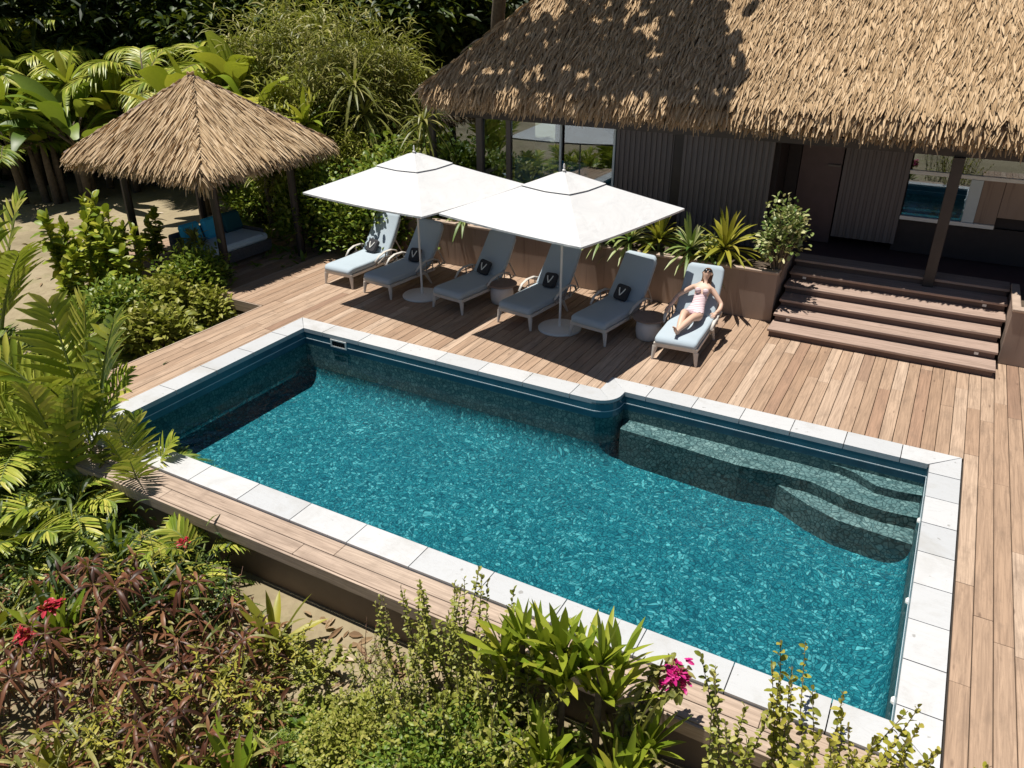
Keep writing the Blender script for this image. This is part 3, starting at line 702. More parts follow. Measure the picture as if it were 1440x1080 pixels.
# ------------------------------------------------------------------ loungers
def lounger_mesh():
    p = empty('sun_lounger', (0, 0, 0), 'x', 'sun lounger', 'reclining sun loungers in a row on the deck')
    f = MB()
    for s in (-1, 1):
        f.box(s*.315-.02, s*.315+.02, -.02, 1.45, .26, .325, bev=.006)
    f.box(-.335, .335, -.06, -.022, .255, .33, bev=.006); f.box(-.29, .29, 1.08, 1.13, .26, .32)
    f.box(-.29, .29, .5, .54, .27, .315)
    f.build('frame', 'frame', p)
    for s in (-1, 1):
        MB().tube([(s*.335, -.06, 0), (s*.31, -.03, .255)], [.020, .042], 8).build('leg', 'frame', p)
        MB().tube([(s*.345, 1.28, 0), (s*.325, 1.10, .30)], [.020, .040], 8).build('leg', 'frame', p)
        a = MB(); pts = [(s*.37, .72, .42), (s*.385, .86, .53), (s*.39, 1.05, .58), (s*.385, 1.30, .575), (s*.37, 1.5, .50), (s*.35, 1.60, .36)]
        a.tube(pts, [.018, .028, .032, .032, .028, .02], 8, flat=.55); ar = a.build('armrest', 'frame', p, smooth=True)
        k = MB(); k.tube([(s*.36, 1.10, .30), (s*.385, 1.10, .575)], .014, 6); k.tube([(s*.36, 1.32, .31), (s*.38, 1.32, .565)], .012, 6); k.tube([(s*.35, .80, .30), (s*.37, .76, .46)], .012, 6)
        k.tube([(s*.372, .82, .36), (s*.378, 1.05, .45), (s*.375, 1.32, .42)], .012, 6); k.build('bracket', 'arm', ar)
    # seat cushion: long slab with soft edges, a little waisted down at the foot
    def slab(y0, y1, w0, w1, th, n, fz, endround=.06, topround=0.0):
        b = MB(); m = 12; vs = []
        for i in range(n+1):
            t = i/n; y = y0+(y1-y0)*t; wd = w0+(w1-w0)*t
            e = min(t, 1-t)*(y1-y0); k = 1-.10*max(0, 1-e/.05)**2
            if topround and t > .75: wd *= 1-topround*((t-.75)/.25)**2.5
            sec = []
            hw = wd/2*k; h = th/2*(1-.55*max(0, 1-e/.035)**2); r = min(h, .035)
            for (sx, sz) in ((-1, -1), (1, -1), (1, 1), (-1, 1)):
                for q in (0, 1, 2):
                    ang = {(-1, -1): PI, (1, -1): 1.5*PI, (1, 1): 0, (-1, 1): .5*PI}[(sx, sz)]+q*PI/4
                    X = sx*(hw-r)+r*math.cos(ang); Z = sz*(h-r)+r*math.sin(ang)
                    if sz > 0: Z += .012*(1-(X/(hw+.001))**2)
                    sec.append((X, y, Z))
            vs += [fz(X, Y, Z) for X, Y, Z in sec]
        fs = [(i*m+j, i*m+(j+1) % m, (i+1)*m+(j+1) % m, (i+1)*m+j) for i in range(n) for j in range(m)]
        fs += [tuple(range(m-1, -1, -1)), tuple(range(n*m, n*m+m))]
        return b.add(vs, fs)
    slab(-.10, 1.30, .64, .65, .135, 24, lambda x, y, z: (x, y, z+.400-.035*max(0, (.15-y)/.25)**2-.012*math.cos((y-.6)*2.5))).build('seat_cushion', 'cushion', p, smooth=True)
    def bz(x, y, z):            # y runs 0..1.02 up the back
        a = R(50)+.10*(y-.5); yy = 1.24+y*math.cos(a)+(-z)*math.sin(a); zz = .40+y*math.sin(a)+z*math.cos(a)
        return (x, yy, zz + (.03*(1-(x/.3)**2) if y > .97 else 0)*1.0)
    slab(0.03, 1.07, .64, .60, .115, 22, bz, topround=.06).build('back_cushion', 'cushion', p, smooth=True)
    bf = MB()
    for s in (-1, 1): bf.tube([bz(s*.285, .0, -.07), bz(s*.285, .5, -.07), bz(s*.27, .98, -.07)], .02, 6)
    bf.tube([bz(-.27, .97, -.07), bz(.27, .97, -.07)], .02, 6); bf.tube([bz(-.27, .5, -.075), bz(.27, .5, -.075)], .016, 6)
    bf.tube([bz(-.22, .55, -.08), (-.22, 1.95, .30)], .014, 6); bf.tube([bz(.22, .55, -.08), (.22, 1.95, .30)], .014, 6); bf.tube([(-.3, 1.45, .29), (-.22, 1.96, .29)], .016, 6); bf.tube([(.3, 1.45, .29), (.22, 1.96, .29)], .016, 6)
    bf.build('back_frame', 'frame', p)
    return p, bz
LOUNGE = [((463, 398), (496, 405), -2, 'pale sun lounger at the far end of the row, nearest the gazebo, half in sunlight'),
          ((517, 410), (551, 421), -6, 'blue grey sun lounger whose back stands behind the pole of the farther parasol'),
          ((613, 428), (652, 445), -8, 'blue grey sun lounger between the farther parasol base and the drum table in shade'),
          ((706, 451), (745, 465), -7, 'blue grey sun lounger beside the drum table, its backrest partly hidden by the nearer parasol'),
          ((806, 470), (850, 488), -9, 'blue grey sun lounger to the right of the nearer parasol base, cushion fully visible'),
          ((926, 502), (971, 515), 3, 'sunlit pale sun lounger on which the woman reclines')]
lp, BZ = lounger_mesh(); LG = []
for i, (a, c, rz, lab) in enumerate(LOUNGE):
    o = lp if i == 0 else copy_tree(lp)
    q = (at(*a)+at(*c))/2; o.location = (q.x, q.y, 0.003); o.rotation_euler = (0, 0, R(rz)); o['label'] = lab; o.scale = (1.2, 1, 1); LG.append(o)
PADLAB = ['small brown black cushion with pale V on the farthest lounger', 'small black cushion with pale V on the lounger behind the farther parasol pole', 'small black cushion with pale V on the lounger just left of the shaded drum table',
          'small black cushion with pale V on the lounger behind the nearer parasol pole', 'small black cushion with pale V on the lounger left of the brown topped drum table']
for i in range(5):
    m = LG[i].matrix_basis; rot = R(LOUNGE[i][2])
    p = empty('small_cushion', (0, 0, 0), PADLAB[i], 'cushion', 'small black cushions on the empty loungers')
    mm = Matrix.Translation(LG[i].location) @ Matrix.Rotation(rot, 4, 'Z') @ Matrix.Translation(BZ(.04*(i % 2)-.02, .135, .0)) @ Matrix.Translation((0, -.125, .12)) @ Matrix.Rotation(R(-38+5*(i % 3)), 4, 'X') @ Matrix.Rotation(R([6, -5, 8, -4, 5][i]), 4, 'Y')
    p.matrix_basis = mm
    b = MB(); hw, hh, rr = .15, .16, .06
    pl = [(sx*(hw-rr)+rr*math.cos(a0+k*PI/8), sy*(hh-rr)+rr*math.sin(a0+k*PI/8)) for sx, sy, a0 in ((1, 1, 0), (-1, 1, PI/2), (-1, -1, PI), (1, -1, 1.5*PI)) for k in range(5)]
    n = len(pl); rings = [(.80, -.055), (1, -.03), (1, .02), (.86, .045)]
    vs = [(x*k, -z, y*k) for k, z in rings for x, y in pl]; fs = [(r*n+(j+1) % n, r*n+j, (r+1)*n+j, (r+1)*n+(j+1) % n) for r in range(3) for j in range(n)]+[tuple(range(n)), tuple(range(4*n-1, 3*n-1, -1))]
    b.add(vs, fs); b.build('body', 'cushion_dark', p, smooth=False)
    v = MB(); v.tube([(-.062, -.050, .075), (-.045, -.056, .02), (0, -.056, -.075)], [.012, .013, .012], 6); v.tube([(.07, -.050, .085), (.05, -.056, .02), (0.004, -.0565, -.07)], [.012, .013, .012], 6); v.build('v_mark', 'lamp_white', p)
# ------------------------------------------------------------------ side tables
def table():
    p = empty('side_table', (0, 0, 0), 'x', 'side table', 'round drum side tables between the loungers')
    MB().lathe([(.20, 0), (.225, .02), (.245, .12), (.25, .22), (.235, .33), (.205, .40)], 40).build('base', 'table_base', p, smooth=True)
    MB().lathe([(.19, .40), (.315, .408), (.325, .42), (.325, .437), (.315, .445)], 48).build('tabletop', 'table_top', p)
    return p
t1 = table(); t1.location = at(706, 425)+Vector((0, 0, .003)); t1['label'] = 'grey drum table with brown top in parasol shade between two loungers'
t2 = copy_tree(t1); t2.location = at(911, 475)+Vector((0, 0, .003)); t2['label'] = 'grey drum table with brown top beside the sunbathing woman'
# ------------------------------------------------------------------ parasols
def parasol(S=3.24, zc=2.36, za=3.06):
    p = empty('parasol', (0, 0, 0), 'x', 'parasol', 'white square parasols over the loungers')
    MB().lathe([(.43, 0), (.435, .02), (.42, .04), (.10, .055), (.06, .06)], 56).build('base', 'white_paint', p)
    MB().tube([(0, 0, .055), (0, 0, .20), (0, 0, .201), (0, 0, za-.05)], [.035, .035, .024, .022], 12).build('pole', 'pole', p)
    c = MB(); n = 14; h = S/2
    cap = .34
    # canopy: four panels, hems sagging between the corners
    def surf(u, v):             # -1..1 square
        m = max(abs(u), abs(v)); o = min(abs(u), abs(v)); e = (o/m if m > 1e-6 else 0)
        sag = .05*(1-e*e)*m*m; inn = 1-.035*(1-e*e)*m*m
        return (u*h*inn, v*h*inn, za-(za-zc)*(m**.93)*(1-.0)-sag+.03*(1-m)*e)
    st = cap*.9
    for sgn, ax in ((1, 0), (-1, 0), (1, 1), (-1, 1)):
        vs = []
        for i in range(n+1):
            m = (cap*.9+(1-cap*.9)*i/n)
            for j in range(n+1):
                e = -1+2*j/n; a, b_ = (sgn*m, e*m) if ax == 0 else (e*m, sgn*m); vs.append(surf(a, b_))
        fs = [(i*(n+1)+j, (i+1)*(n+1)+j, (i+1)*(n+1)+j+1, i*(n+1)+j+1) for i in range(n) for j in range(n)]
        c.add(vs, fs)
        # hem
        top = [vs[n*(n+1)+j] for j in range(n+1)]; k = .0
        c.add(top+[(x, y, z-.035) for x, y, z in top], [(j, j+1, j+n+2, j+n+1) for j in range(n)])
    cn = c.build('canopy', 'canvas', p, smooth=False, mods=(('SOLIDIFY', dict(thickness=.004)),))
    k = MB()
    for sgn, ax in ((1, 0), (-1, 0), (1, 1), (-1, 1)):
        vs = []; nn = 6
        for i in range(nn+1):
            m = cap*i/nn
            for j in range(nn+1):
                e = -1+2*j/nn; a, b_ = (sgn*m, e*m) if ax == 0 else (e*m, sgn*m); x, y, z = surf(a, b_); vs.append((x, y, z+.022+.012*m))
        k.add(vs, [(i*(nn+1)+j, (i+1)*(nn+1)+j, (i+1)*(nn+1)+j+1, i*(nn+1)+j+1) for i in range(nn) for j in range(nn)])
    k.build('vent_cap', 'canvas', cn, mods=(('SOLIDIFY', dict(thickness=.004)),))
    MB().lathe([(.03, za+.03), (.035, za+.05), (.012, za+.07), (.02, za+.10), (.014, za+.15), (.004, za+.165)], 12).build('finial', 'pole', p)
    for j in range(8):
        a = j*PI/4; u, v = (math.cos(a), math.sin(a)); s = 1/max(abs(u), abs(v)); e = surf(u*s*.98, v*s*.98); i0 = surf(u*s*.04, v*s*.04)
        rb = MB().tube([(i0[0], i0[1], i0[2]-.05), (e[0]*.5, e[1]*.5, (i0[2]+e[2])/2-.035), (e[0], e[1], e[2]-.03)], .012, 6).build('rib', 'pole', p)
        mid = (e[0]*.5, e[1]*.5, (i0[2]+e[2])/2-.04); MB().tube([(u*.04, v*.04, zc-.15), mid], .009, 6).build('strut', 'pole', rb)
    MB().lathe([(.03, zc-.2), (.05, zc-.19), (.05, zc-.12), (.03, zc-.11)], 14).build('hub', 'pole', p)
    return p
u1 = parasol(); q = at(594, 416); u1.location = (q.x, q.y, .003); u1.rotation_euler = (0, 0, R(-7)); u1['label'] = 'white square parasol farther from the house steps, nearer the gazebo'
u2 = copy_tree(u1); q = at(787, 462); u2.location = (q.x, q.y, .003); u2.rotation_euler = (0, 0, R(-12)); u2['label'] = 'white square parasol in the middle of the picture, standing beside the tall planter plants'
# ------------------------------------------------------------------ reclining woman
def person(lg, rz):
    # lounger coordinates: x right, y towards the backrest, z up
    J = {}; E = []
    def j(n, x, y, z, rx, ry=None, par=None):
        x += .05*max(0, (z-S-.1)/.6)+.06; kk = 1.0 if n in ('jaw', 'head', 'crown', 'neck') or n[:2] in ('wr', 'he', 'to') else 1.10
        J[n] = (len(J), (x-.03, y-.09, z-.015), (rx*kk, (ry or rx)*kk))
        if par: E.append((J[par][0], J[n][0]))
    S = .462; BS = 1.07
    j('pelvis', 0.02, 1.16, S+.125, .150, .105)
    j('waist', 0.02, 1.30, S+.255, .118, .088, 'pelvis')
    j('chest', 0.015, 1.425, S+.40, .140, .105, 'waist')
    j('upper', 0.01, 1.51, S+.505, .125, .085, 'chest')
    j('neck', 0.01, 1.562, S+.590, .045, .045, 'upper')
    j('jaw', 0.012, 1.578, S+.645, .058, .062, 'neck')
    j('head', 0.016, 1.60, S+.715, .078, .088, 'jaw')
    j('crown', 0.016, 1.622, S+.775, .060, .066, 'head')
    # her right side is -x
    j('shR', -.150, 1.50, S+.49, .052, None, 'upper'); j('elR', -.40, 1.44, S+.29, .036, None, 'shR'); j('faR', -.43, 1.28, S+.22, .036, None, 'elR'); j('wrR', -.46, 1.12, S+.175, .024, None, 'faR')
    j('shL', .165, 1.495, S+.48, .052, None, 'upper'); j('elL', .40, 1.40, S+.255, .036, None, 'shL'); j('faL', .405, 1.27, S+.205, .035, None, 'elL'); j('wrL', .37, 1.13, S+.185, .024, None, 'faL')
    j('hipR', -.085, 1.07, S+.10, .098, .092, 'pelvis'); j('thR', -.105, .86, S+.20, .078, None, 'hipR'); j('knR', -.09, .68, S+.245, .056, None, 'thR'); j('caR', -.075, .50, S+.155, .055, None, 'knR'); j('anR', -.055, .30, S+.055, .034, None, 'caR'); j('heR', -.055, .265, S+.045, .032, None, 'anR'); j('toR', -.075, .20, S+.14, .026, .034, 'heR')
    j('hipL', .12, 1.07, S+.10, .098, .092, 'pelvis'); j('thL', .10, .85, S+.17, .078, None, 'hipL'); j('knL', .06, .66, S+.20, .056, None, 'thL'); j('caL', .01, .47, S+.16, .055, None, 'knL'); j('anL', -.05, .235, S+.115, .034, None, 'caL'); j('heL', -.06, .195, S+.105, .032, None, 'anL'); j('toL', -.085, .135, S+.20, .026, .034, 'heL')
    me = bpy.data.meshes.new('skel'); me.from_pydata([v[1] for v in J.values()], E, []); o = bpy.data.objects.new('skel', me); COL.objects.link(o)
    o.modifiers.new('skin', 'SKIN'); o.modifiers['skin'].branch_smoothing = .6
    if not me.skin_vertices: me.attributes  # created by the modifier below
    bpy.context.view_layer.update()
    if len(me.skin_vertices) == 0:
        with bpy.context.temp_override(object=o, active_object=o): bpy.ops.mesh.customdata_skin_add()
    for i, v in enumerate(J.values()): me.skin_vertices[0].data[i].radius = v[2]
    me.skin_vertices[0].data[0].use_root = True
    o.modifiers.new('sub', 'SUBSURF').levels = 2; o.modifiers['sub'].render_levels = 2
    bpy.context.view_layer.update(); dg = bpy.context.evaluated_depsgraph_get()
    bm_ = bpy.data.meshes.new_from_object(o.evaluated_get(dg)); bpy.data.objects.remove(o)
    b = MB(); b.add([v.co[:] for v in bm_.vertices], [tuple(p.vertices) for p in bm_.polygons]); nbody = len(b.v)
    # hands: palm, four fingers, thumb, joined to the wrist
    def hand(w, d, up, s):
        w, d, up = Vector(w), Vector(d).normalized(), Vector(up).normalized(); sd = d.cross(up).normalized()*s; up = sd.cross(d).normalized()*s
        b.tube([w-d*.02, w+d*.02, w+d*.055, w+d*.085], [.022, .030, .036, .030], 10, flat=.5)
        for k, (ln, off) in enumerate(((.066, -.027), (.076, -.009), (.070, .009), (.054, .026))):
            r0 = w+d*.078+sd*off; b.tube([r0, r0+d*ln*.4-up*.006, r0+d*ln*.75-up*.022, r0+d*ln-up*.042], [.0088, .0082, .0074, .005], 7)
        r0 = w+d*.028-sd*.026; b.tube([r0, r0-sd*.024+d*.020-up*.004, r0-sd*.034+d*.048-up*.014, r0-sd*.034+d*.066-up*.022], [.0115, .0105, .009, .006], 7)
    hand(J['wrR'][1], (-.06, -.95, -.2), (0, -.2, 1), 1); hand(J['wrL'][1], (-.15, -.9, -.12), (.2, -.1, 1), -1)
    # face: nose, brows, lips, ears set into the head
    hp = Vector(J['head'][1]); fwd = Vector((.16, -.72, .66)).normalized(); upv = Vector((0, .6, .75)).normalized(); sdv = fwd.cross(upv).normalized()
    upv = sdv.cross(fwd).normalized()
    fm = Matrix((sdv, fwd, upv)).transposed().to_4x4(); fm.translation = hp
    b.tube([fm @ Vector((0, .074, .018)), fm @ Vector((0, .092, -.012)), fm @ Vector((0, .086, -.022))], [.008, .013, .008], 7)
    b.blob((0, 0, 0), (.020, .008, .006), 1, fm @ Matrix.Translation((0, .074, -.050)))
    for s in (-1, 1): b.blob((0, 0, 0), (.008, .016, .026), 1, fm @ Matrix.Translation((s*.076, .0, -.005)))
    # toes
    for side in ('R', 'L'):
        h, t = Vector(J['he'+side][1]), Vector(J['to'+side][1]); d = (t-h).normalized()
        for k in range(5): r0 = t+Vector(((k-2)*.012, 0, -abs(k-1)*.003)); b.tube([r0, r0+d*.035], [.010, .007], 6)
    q = lg.location; mt = Matrix.Translation(q) @ Matrix.Rotation(R(rz), 4, 'Z') @ Matrix.Translation((0, 1.1, S)) @ Matrix.Scale(BS, 4) @ Matrix.Translation((0, -1.1, -S))
    po = b.build('person', 'skin', None, smooth=True); po.matrix_basis = mt
    tag(po, 'woman in a pale striped swimsuit and dark sunglasses reclining on the sunlit lounger', 'person')
    # swimsuit: the trunk of the body, slightly larger
    def suit_in(c):
        ax = Vector((0, .265, .28)).normalized(); c0 = Vector(J['pelvis'][1]); s = (c-c0).dot(ax)
        cx = c.x-.05*max(0, (c.z-S-.1)/.6)-.03
        if abs(cx-.015) > .18: return False
        if s > .335 - .0: return False
        if s > .20 and abs(cx-.015) > .148: return False
        if s < -.02 and abs(cx-.02) > .165 + s*.5: return False
        return s > -.13
    sv = []; sf = []; mp = {}
    for p in bm_.polygons:
        if suit_in(p.center):
            idx = []
            for i in p.vertices:
                if i not in mp: v = bm_.vertices[i]; mp[i] = len(sv); sv.append(v.co+v.normal*.006)
                idx.append(mp[i])
            sf.append(tuple(idx))
    sb = MB(); sb.add(sv, sf)
    sb.blob((0, 0, 0), (.056, .045, .052), 2, Matrix.Translation((.012, 1.258, S+.458))); sb.blob((0, 0, 0), (.056, .045, .052), 2, Matrix.Translation((.150, 1.258, S+.453)))
    sb.build('swimsuit', 'swim', po, smooth=True)
    # sunglasses
    g = MB()
    for s in (-1, 1):
        g.blob((0, 0, 0), (.034, .012, .026), 2, fm @ Matrix.Translation((s*.036, .079, .022)) @ Matrix.Rotation(-s*.25, 4, 'Z')); g.tube([fm @ Vector((s*.066, .068, .028)), fm @ Vector((s*.084, 0, .022))], .004, 5)
    g.tube([fm @ Vector((-.012, .088, .03)), fm @ Vector((.012, .088, .03))], .005, 5); g.build('sunglasses', 'black', po, smooth=True)
    # hair: cap plus long locks over her right shoulder
    h = MB(); n, m = 20, 12; vs = []
    for i in range(m+1):
        for k in range(n):
            a = PI*i/m; e = 2*PI*k/n; v = Vector((math.sin(a)*math.cos(e)*.088, math.sin(a)*math.sin(e)*.098, math.cos(a)*.098+.012))
            vs.append(fm @ (v+Vector((0, -.012, 0))))
    fs = []
    for i in range(m):
        for k in range(n):
            a = PI*(i+.5)/m; e = 2*PI*(k+.5)/n; y = math.sin(a)*math.sin(e); z = math.cos(a)
            if y > .12 and z < .60: continue
            if z < -.55 and y > -.2: continue
            fs.append((i*n+k, (i+1)*n+k, (i+1)*n+(k+1) % n, i*n+(k+1) % n))
    h.add(vs, fs)
    for k in range(22):
        s = random.uniform(-1.1, -.75) if k < 16 else random.uniform(.8, 1.1); st = fm @ Vector((s*.078, random.uniform(-.05, .005), random.uniform(-.04, .04)))
        e1 = st+Vector((math.copysign(.028, s)+random.gauss(0, .012), -.02, -.075)); e2 = e1+Vector((random.gauss(0, .015), -.07+random.gauss(0, .015), -.075)); 
        h.tube([st, e1, e2, e2+Vector((random.gauss(0, .012), -.025, -.05))], [.018, .022, .018, .006], 6)
    h.build('hair', 'hair', po, smooth=True)
person(LG[5], 3)
# ------------------------------------------------------------------ plants
PROTO = {}
def palm_parts(nf, fl, ll, lw, seed, spread=(.15, 1.2), droop=.45, pairs=26, trunk=0.0, stiff=.25, leafcol='l_palm', tr=.08):
    """feather palm: stem part and frond part"""
    rs = random.Random(seed); st = MB(); fr = MB(); P = []; D = []; L = []; W = []; DR = []; UP = []
    if trunk > 0:
        st.tube([(0, 0, -.3), (.03*trunk, 0, trunk*.5), (.0, .02*trunk, trunk)], [tr*1.3, tr, tr*.9], 9)
    for f in range(nf):
        az = f*2.399+rs.uniform(-.3, .3); el = rs.uniform(*spread); L0 = fl*rs.uniform(.75, 1.1)
        d = Vector((math.cos(az)*math.cos(el), math.sin(az)*math.cos(el), math.sin(el))); pts = []; p = Vector((0, 0, trunk)); n = 12
        for i in range(n+1):
            t = i/n; q = p+d*(L0*t)+Vector((0, 0, -droop*L0*t*t)); pts.append(q)
        st.tube(pts, [.022*fl/2*(1-.85*i/n) + .003 for i in range(n+1)], 6, cap=False)
        for i in range(pairs):
            t = .22+.78*i/(pairs-1); k = min(n-1, int(t*n)); q = pts[k].lerp(pts[k+1], t*n-k); tg = (pts[k+1]-pts[k]).normalized()
            sd = tg.cross(Vector((0, 0, 1))).normalized(); un = sd.cross(tg)
            ln = ll*(math.sin(PI*(.12+.80*t))**.7)*rs.uniform(.9, 1.1)
            for s in (-1, 1):
                dd = (sd*s*.80+tg*(.45+.55*t)+un*(.28-.1*t)+Vector((rs.gauss(0, .05), rs.gauss(0, .05), rs.gauss(0, .05)))).normalized()
                P.append(q); D.append(dd); L.append(ln); W.append(lw*rs.uniform(.85, 1.1)); DR.append(stiff*rs.uniform(.6, 1.5)); UP.append(un)
    fr.strips(P, D, L, W, DR, n=4, fold=.15, prof='leaf', up=np.array(UP))
    return [('stem', st, 'stem' if trunk < .8 else 'bark'), ('fronds', fr, leafcol)]
def rosette_parts(heads, L, W, n, seed, mat='l_bright', droop=.35, el=(.2, 1.35), stem=True, prof='blade', stemmat='stem', fold=.2, k=5, sr=1.0):
    rs = random.Random(seed); st = MB(); lf = MB(); P = []; D = []; LL = []; WW = []; DR = []
    for hx, hy, hz in heads:
        if stem: st.tube([(hx*.3, hy*.3, -.15), (hx*.8, hy*.8, hz*.55), (hx, hy, hz+.05)], [.035*sr, .028*sr, .022*sr], 7)
        for i in range(n):
            az = i*2.399+rs.uniform(-.4, .4); e = el[0]+(el[1]-el[0])*(i/n)+rs.uniform(-.12, .12)
            P.append((hx+.02*math.cos(az), hy+.02*math.sin(az), hz+.06*i/n)); D.append((math.cos(az)*math.cos(e), math.sin(az)*math.cos(e), math.sin(e))); LL.append(L*rs.uniform(.7, 1.12)); WW.append(W*rs.uniform(.8, 1.15)); DR.append(droop*rs.uniform(.5, 1.5)*math.cos(e*.8))
    lf.strips(P, D, LL, WW, DR, n=k, fold=fold, prof=prof, up=np.array([0, 0, 1.])+RNG.normal(0, .15, (len(P), 3)))
    out = [('leaves', lf, mat)]
    if stem: out.insert(0, ('stem', st, stemmat))
    return out
def shrub_parts(rx, ry, h, clumps, per, ll, lw, seed, mat='l_mid', base=.15, shell=.6, cr=.16, droop=.25, twigmat='bark', prof='oval', out=.7, twigs=True):
    rs = np.random.default_rng(seed); C = rdir(clumps, -.35, 1.0)*(shell+(1-shell)*rs.random((clumps, 1))); C = C*np.array([rx, ry, h*.55])*(1+rs.normal(0, .12, (clumps, 1)))+np.array([0, 0, base+h*.45])
    C[:, 2] = np.maximum(C[:, 2], .04)
    st = MB()
    if twigs:
        for c in C[::max(1, clumps//26)]:
            c = Vector(c); st.tube([(c.x*.1, c.y*.1, -.1), (c.x*.5, c.y*.5, c.z*.55), c], [.02+.012*h, .012+.005*h, .005], 5, cap=False)
    P = np.repeat(C, per, 0)+rs.normal(0, cr, (clumps*per, 3)); cen = np.array([0, 0, base+h*.3])
    D = nrm(P-cen)*out+rdir(len(P), -.4, 1)*.8
    lf = MB().strips(P, D, ll*rs.uniform(.6, 1.2, len(P)), lw*rs.uniform(.7, 1.2, len(P)), droop, n=3, fold=.12, prof=prof)
    o = [('foliage', lf, mat)]
    if twigs: o.insert(0, ('stem', st, twigmat))
    return o
def stalks_parts(n, h, spread, per, ll, lw, seed, mat='l_bright', lean=.18, bare=.2, stemmat='stem', r=.016):
    rs = random.Random(seed); st = MB(); P = []; D = []; LL = []
    for s in range(n):
        a = rs.uniform(0, 2*PI); rr = spread*math.sqrt(rs.random()); b0 = Vector((rr*math.cos(a), rr*math.sin(a), -.1)); hh = h*rs.uniform(.65, 1.1); ln = Vector((rs.gauss(0, lean), rs.gauss(0, lean), 1))
        pts = [b0+ln*(hh*t)+Vector((.05*math.sin(5*t+s), .05*math.cos(4*t+s), 0)) for t in (0, .33, .66, 1)]; st.tube(pts, [r*1.3, r, r*.8, r*.4], 6)
        for i in range(per):
            t = bare+(1-bare)*i/per; k = min(2, int(t*3)); q = pts[k].lerp(pts[k+1], t*3-k); az = i*2.4+rs.uniform(-.3, .3); e = rs.uniform(-.1, .9)+(.6 if t > .9 else 0)
            P.append(q); D.append((math.cos(az)*math.cos(e), math.sin(az)*math.cos(e), math.sin(e))); LL.append(ll*rs.uniform(.6, 1.15))
    lf = MB().strips(P, D, LL, np.array(LL)*lw/ll, .25, n=3, fold=.15, prof='oval')
    return [('stem', st, stemmat), ('leaves', lf, mat)]
def banana_parts(h, n, L, W, seed, mat='l_bright'):
    rs = random.Random(seed); st = MB(); P = []; D = []; LL = []; WW = []; DR = []
    for s in range(3):
        bx, by = rs.uniform(-.5, .5), rs.uniform(-.5, .5); hh = h*rs.uniform(.75, 1); st.tube([(bx, by, -.3), (bx*1.2, by*1.2, hh*.6), (bx*1.3, by*1.3, hh)], [.13, .10, .06], 9)
        for i in range(n):
            az = rs.uniform(0, 2*PI); e = rs.uniform(.35, 1.3); d = Vector((math.cos(az)*math.cos(e), math.sin(az)*math.cos(e), math.sin(e))); q = Vector((bx*1.3, by*1.3, hh)); pe = q+d*.5
            st.tube([q, pe], [.03, .02], 6)
            P.append(pe); D.append(d); LL.append(L*rs.uniform(.7, 1.1)); WW.append(W*rs.uniform(.8, 1.1)); DR.append(rs.uniform(.2, .65))
    lf = MB().strips(P, D, LL, WW, DR, n=9, fold=.14, prof='oval', up=np.array([0, 0, 1.])+RNG.normal(0, .2, (len(P), 3)))
    return [('stem', st, 'bark'), ('leaves', lf, mat)]
def tuft_parts(n, L, W, r, seed, mat='l_lime', droop=.5, el=(.7, 1.5), k=5, fringe_=0):
    rs = np.random.default_rng(seed); a = rs.uniform(0, 2*PI, n); rr = r*np.sqrt(rs.random(n)); P = np.stack([rr*np.cos(a), rr*np.sin(a), np.zeros(n)], 1); b = a+rs.normal(0, .6, n); e = rs.uniform(*el, n)
    D = np.stack([np.cos(b)*np.cos(e), np.sin(b)*np.cos(e), np.sin(e)], 1)
    LL = L*rs.uniform(.55, 1.1, n)
    o = [('blades', MB().strips(P, D, LL, W*rs.uniform(.7, 1.2, n), droop*rs.uniform(.3, 1.4, n), n=k, fold=.2, prof='blade'), mat)]
    return o
def tree_parts(h, cr, seed, clumps=70, per=60, ll=.35, lw=.12, mat='l_dark', trunk_r=.14, flat=.7, prof='leaf'):
    rs = random.Random(seed); st = MB(); top = Vector((rs.uniform(-.4, .4), rs.uniform(-.4, .4), h*.72))
    st.tube([(0, 0, -.4), (top.x*.3, top.y*.3, h*.3), top], [trunk_r*1.3, trunk_r, trunk_r*.6], 9)
    C = rdir(clumps, -.7, 1.0)*np.random.default_rng(seed).uniform(.45, 1.0, (clumps, 1))*np.array([cr, cr, cr*flat])+np.array([top.x, top.y, h-cr*flat*.7])
    for c in C[::max(1, clumps//14)]:
        c = Vector(c); st.tube([top*.8, top.lerp(c, .5)+Vector((0, 0, .2)), c], [trunk_r*.45, trunk_r*.25, .015], 6, cap=False)
    rr = np.random.default_rng(seed+1); P = np.repeat(C, per, 0)+rr.normal(0, cr*.13, (clumps*per, 3)); D = rdir(len(P), -.7, .8)+nrm(P-np.array([top.x, top.y, h-cr]))*.5
    lf = MB().strips(P, D, ll*rr.uniform(.6, 1.2, len(P)), lw, .3, n=3, fold=.15, prof=prof)
    return [('trunk', st, 'bark'), ('crown', lf, mat)]
def flowers_part(pts, petals, size, seed, mat):
    rs = np.random.default_rng(seed); P = []; D = []
    for p in pts:
        P += [p]*petals
    P = np.array(P, float); D = rdir(len(P), -.3, 1)
    return ('flower', MB().strips(P+rs.normal(0, size*.15, P.shape), D, size*rs.uniform(.7, 1.1, len(P)), size*.55, .2, n=3, fold=.2, prof='oval'), mat)
def proto(key, parts):
    PROTO[key] = [(n, b.mesh(n, True), m) for n, b, m in parts]
    for n, me, m in PROTO[key]: me.materials.append(MT[m])
